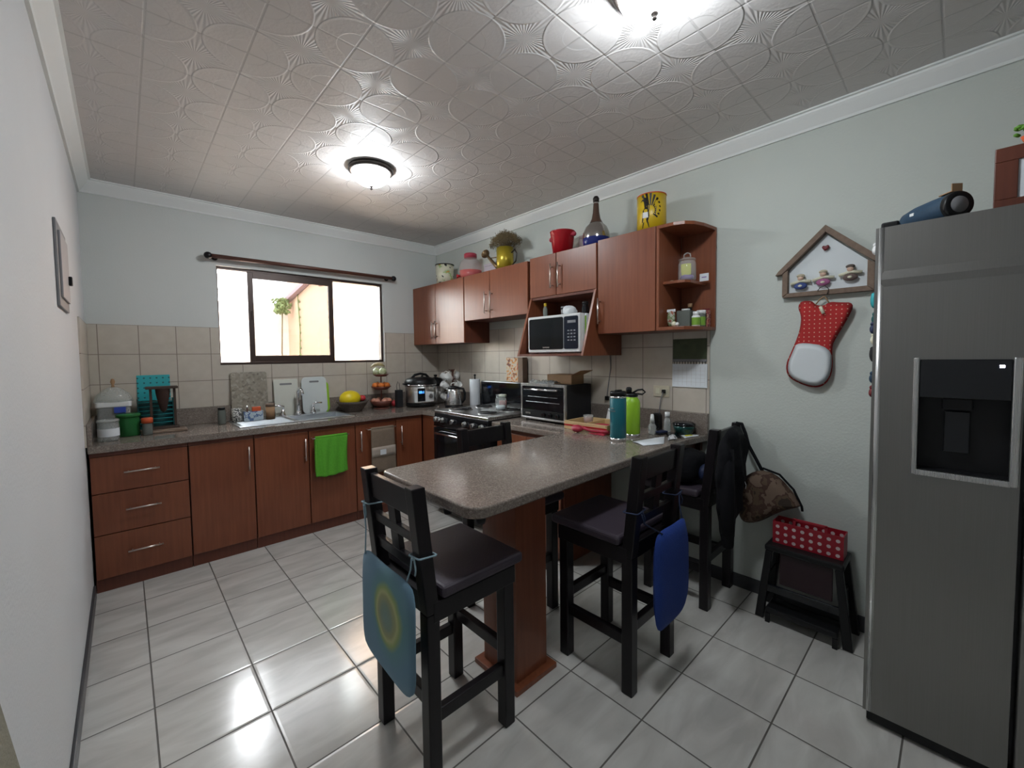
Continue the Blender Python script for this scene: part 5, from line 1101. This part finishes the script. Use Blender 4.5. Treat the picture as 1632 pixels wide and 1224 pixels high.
# ---------------------------------------------------------------- right-hand wall: plaque and bib
t = thing('wall_plaque', 'house shaped wooden wall plaque with three little dolls and a heart', 'wall plaque', (XW-.001, 0, 0))
f = B(); yy = lambda *p: [(y, z) for y, z in p]
f.prism([(-3.372, 1.822), (-3.385, 1.842), (-3.589, 2.048), (-3.590, 2.012), (-3.405, 1.826)], -.04, 0, 'x')
f.prism([(-3.589, 2.048), (-3.590, 2.012), (-3.775, 1.838), (-3.800, 1.826), (-3.806, 1.846)], -.04, 0, 'x')
f.prism([(-3.405, 1.705), (-3.405, 1.83), (-3.43, 1.845), (-3.43, 1.722)], -.036, 0, 'x'); f.prism([(-3.755, 1.722), (-3.755, 1.845), (-3.782, 1.83), (-3.782, 1.698)], -.036, 0, 'x'); f.prism([(-3.405, 1.700), (-3.43, 1.722), (-3.755, 1.722), (-3.782, 1.696)], -.036, 0, 'x')
obj('house_frame', f, 'frame_wood', t, bev=.002)
obj('backing', B().prism([(-3.42, 1.712), (-3.42, 1.835), (-3.59, 2.005), (-3.765, 1.835), (-3.765, 1.712)], -.005, -.001, 'x'), 'whitecloth', t)
h = obj('heart', pillow([(-3.588, 1.918), (-3.577, 1.93), (-3.572, 1.94), (-3.578, 1.95), (-3.588, 1.944), (-3.598, 1.951), (-3.606, 1.94), (-3.60, 1.929)], .012), 'darkred', t); h.location = (-.018, 0, 0)
for y, z, sk in ((-3.486, 1.755, mat('doll_blue_skirt', (.05, .08, .24), .8)), (-3.582, 1.762, mat('doll_pink_skirt', (.38, .12, .26), .8)), (-3.690, 1.772, mat('doll_brown_skirt', (.13, .09, .08), .8))):
    dl = obj('doll_skirt', B().sph((-.024, y, z), (.012, .030, .018), 16), sk, t)
    obj('arms', B().tube([(-.022, y-.045, z+.020), (-.024, y, z+.026), (-.022, y+.045, z+.014)], .008, 8), 'cream', dl)
    obj('face', B().sph((-.026, y, z+.040), (.012, .014, .014), 14), 'skin', dl); obj('hat', B().sph((-.024, y, z+.053), (.014, .019, .010), 14), 'straw' if z < 1.77 else 'bowl', dl)
    obj('apron_mark', B().sph((-.035, y, z), (.003, .010, .006), 8), 'cream', dl)
t = thing('hanging_bib', 'red and white apron shaped cloth hanging below the house plaque', 'kitchen cloth', (XW-.035, 0, 0))
bib = [(-3.489, 1.675), (-3.54, 1.672), (-3.555, 1.648), (-3.59, 1.640), (-3.612, 1.660), (-3.65, 1.652), (-3.713, 1.645), (-3.688, 1.571), (-3.64, 1.471), (-3.626, 1.43), (-3.634, 1.312), (-3.609, 1.241), (-3.562, 1.216), (-3.494, 1.237), (-3.436, 1.275), (-3.428, 1.343), (-3.454, 1.411), (-3.487, 1.51), (-3.496, 1.592), (-3.478, 1.64)]
obj('red_cloth', pillow(bib, .012, 4, pw=.25), 'redcloth', t)
wh = [(-3.480, 1.462), (-3.626, 1.432), (-3.630, 1.312), (-3.606, 1.249), (-3.562, 1.226), (-3.497, 1.245), (-3.444, 1.281), (-3.438, 1.343), (-3.462, 1.413)]
o = obj('white_pocket', pillow(wh, .006, 4, pw=.25), 'whitecloth', t); o.location = (-.006, 0, 0)
obj('hanging_peg', B().cyl((-.014, -3.578, 1.636), (-.020, -3.592, 1.60), .008, .007), 'cream', t); obj('neck_loop', B().tube([(0, -3.555, 1.65), (.0, -3.572, 1.675), (0, -3.59, 1.69), (0, -3.60, 1.675), (0, -3.612, 1.652)], .003, 6), 'card', t)
t = thing('plaque_cord', 'thin loose cord dangling under the dolls of the plaque', 'cord', (XW-.044, -3.575, 1.73)); obj('strand', B().tube([(0, .012, -.012), (-.002, .0, .004), (-.003, -.02, .010), (-.002, -.035, -.008), (0, -.03, -.03)], .0018, 6), 'iron', t); obj('knot', B().sph((0, -.03, -.03), .004, 8), 'iron', t)

# ---------------------------------------------------------------- bags on the stool by the wall
t = thing('backpack', 'black backpack with a navy pocket sitting on the stool by the wall', 'backpack', (2.60, -2.99, .6612))
b = pillow([(-.14, 0), (.14, 0), (.155, .09), (.13, .175), (.0, .188), (-.13, .175), (-.155, .09)], .20, 6); b.xf(Matrix.Rotation(R(90), 4, 'Z')); obj('main_bag', b, 'bagblack', t)
b = pillow([(-.07, .02), (.07, .02), (.07, .12), (-.07, .12)], .05, 4); b.xf(Matrix.Translation((0, -.115, 0)) @ Matrix.Rotation(R(90), 4, 'Z')); obj('front_pocket', b, 'navy', t)
obj('zip_pull', B().tube([(.02, -.140, .125), (.035, -.142, .11), (.03, -.142, .09)], .003, 6), 'chrome', t); obj('grab_handle', B().tube([(-.03, 0, .174), (-.02, 0, .184), (.02, 0, .184), (.03, 0, .174)], .005, 8), 'bagblack', t)
t = thing('black_jacket', 'black jacket draped over the backrest of the stool by the wall', 'jacket', (0, 0, 0))
jk = [(2.36, .62), (2.40, .42), (2.50, .40), (2.56, .55), (2.66, .58), (2.69, .80), (2.68, .97), (2.60, 1.02), (2.45, 1.02), (2.36, .95), (2.33, .78)]
b = pillow([(x, z) for x, z in jk], .07, 6); b.xf(Matrix.Translation((0, -3.270, 0)) @ Matrix.Rotation(R(-90), 4, 'Z'))
for v in b.bm.verts:
    k = math.sin(v.co.x*46+v.co.z*9)*.010+math.sin(v.co.z*31+v.co.x*17)*.007; v.co.y = min(v.co.y+(k if v.co.y < -3.27 else 0), -3.236); v.co.x += math.sin(v.co.z*38)*.010
bb = b
# pillow lies in y-z: after -90 degrees about z its u axis points along +x
obj('jacket_body', bb, 'bagblack', t); obj('sleeve', B().tube([(2.42, -3.275, .92), (2.38, -3.29, .75), (2.39, -3.295, .55), (2.43, -3.285, .42)], [.035, .04, .035, .028], 10), 'bagblack', t); obj('zip_pull', B().tube([(2.60, -3.305, .72), (2.605, -3.312, .70), (2.60, -3.31, .68)], .003, 6), 'chrome', t)
t = thing('shoulder_bag', 'brown camouflage shoulder bag hanging from the stool by the wall', 'bag', (2.765, 0, 0))
cm = [(-3.222, .62), (-3.26, .715), (-3.344, .762), (-3.419, .742), (-3.483, .675), (-3.522, .612), (-3.525, .598), (-3.43, .548), (-3.333, .459), (-3.25, .431), (-3.222, .485)]
obj('bag_body', pillow(cm, .15, 6), 'camo', t)
obj('strap', B().tube([(.01, -3.345, .74), (.03, -3.305, .80), (.025, -3.265, .88), (.01, -3.252, .95), (.005, -3.235, 1.0), (.005, -3.205, 1.004)], .009, 8), 'bagblack', t)
obj('bag_piping', B().tube([(-.0, y, z) for y, z in [(-3.344, .768), (-3.425, .748), (-3.49, .68), (-3.527, .600), (-3.53, .575)]], .006, 8), 'bagblack', t)

# ---------------------------------------------------------------- step stool and red dotted caddy by the wall
t = thing('step_stool', 'black plastic step stool standing against the wall under the red caddy', 'step stool', (2.735, -3.56, 0))
def slat_leg(s):
    return B().prism([(s*.13, .37), (s*.16, .37), (s*.205, 0), (s*.165, 0)], -.105, -.08, 'x').prism([(s*.13, .37), (s*.16, .37), (s*.205, 0), (s*.165, 0)], .07, .095, 'x').prism([(s*.150, .24), (s*.160, .24), (s*.170, .10), (s*.160, .10)], -.08, .07, 'x')
obj('top_step', B().box(-.105, .10, -.165, .165, .37, .40), 'black', t, bev=.008)
for s in (-1, 1): obj('leg', slat_leg(s), 'black', t, bev=.003)
obj('crossbar', B().box(-.10, -.085, -.155, .155, .15, .19), 'blackg', t, bev=.004); obj('lower_step', B().box(-.13, -.0, -.15, .15, .05, .08), 'black', t, bev=.006)
obj('folding_panel', B().box(-.085, -.075, -.12, .10, .20, .365), mat('dark_maroon_plastic', (.022, .006, .010), .45), t, bev=.004)
obj('lower_step_riser', B().box(-.13, -.12, -.15, -.13, 0, .05).box(-.13, -.12, .13, .15, 0, .05), 'black', t)
t = thing('dotted_caddy', 'red plastic caddy with white dots and a carrying handle', 'caddy', (2.74, -3.565, .4008))
o = B().box(-.05, -.046, -.148, .148, 0, .115).box(.046, .05, -.148, .148, 0, .115).box(-.046, .046, -.148, -.144, 0, .115).box(-.046, .046, .144, .148, 0, .115).box(-.046, .046, -.144, .144, 0, .005)
obj('tray_body', o, dots_mat('crimson_white_dots', (.30, .008, .02), (.60, .50, .50), .036, .24, .4, 'yz'), t)
obj('handle', B().box(-.0505, -.0455, -.085, -.072, .110, .150).box(-.0505, -.0455, .047, .06, .110, .150).box(-.0505, -.0455, -.085, .06, .138, .152), 'redtray', t, bev=.003)

# ---------------------------------------------------------------- padded chair close to the camera by the side wall
t = thing('padded_chair', 'olive beige padded chair back at the bottom corner beside the side wall', 'chair', (0, -3.52, 0))
obj('backrest', B().prism([(.006, .45), (.106, .50), (.108, .80), (.096, .97), (.080, 1.09), (.055, 1.18), (.006, 1.22)], -.10, .10, 'y'), 'beigefab', t, bev=.012, seg=3)
for y in (-.08, .08): obj('leg', B().box(.02, .06, y-.018, y+.018, 0, .50), 'black_wood', t)
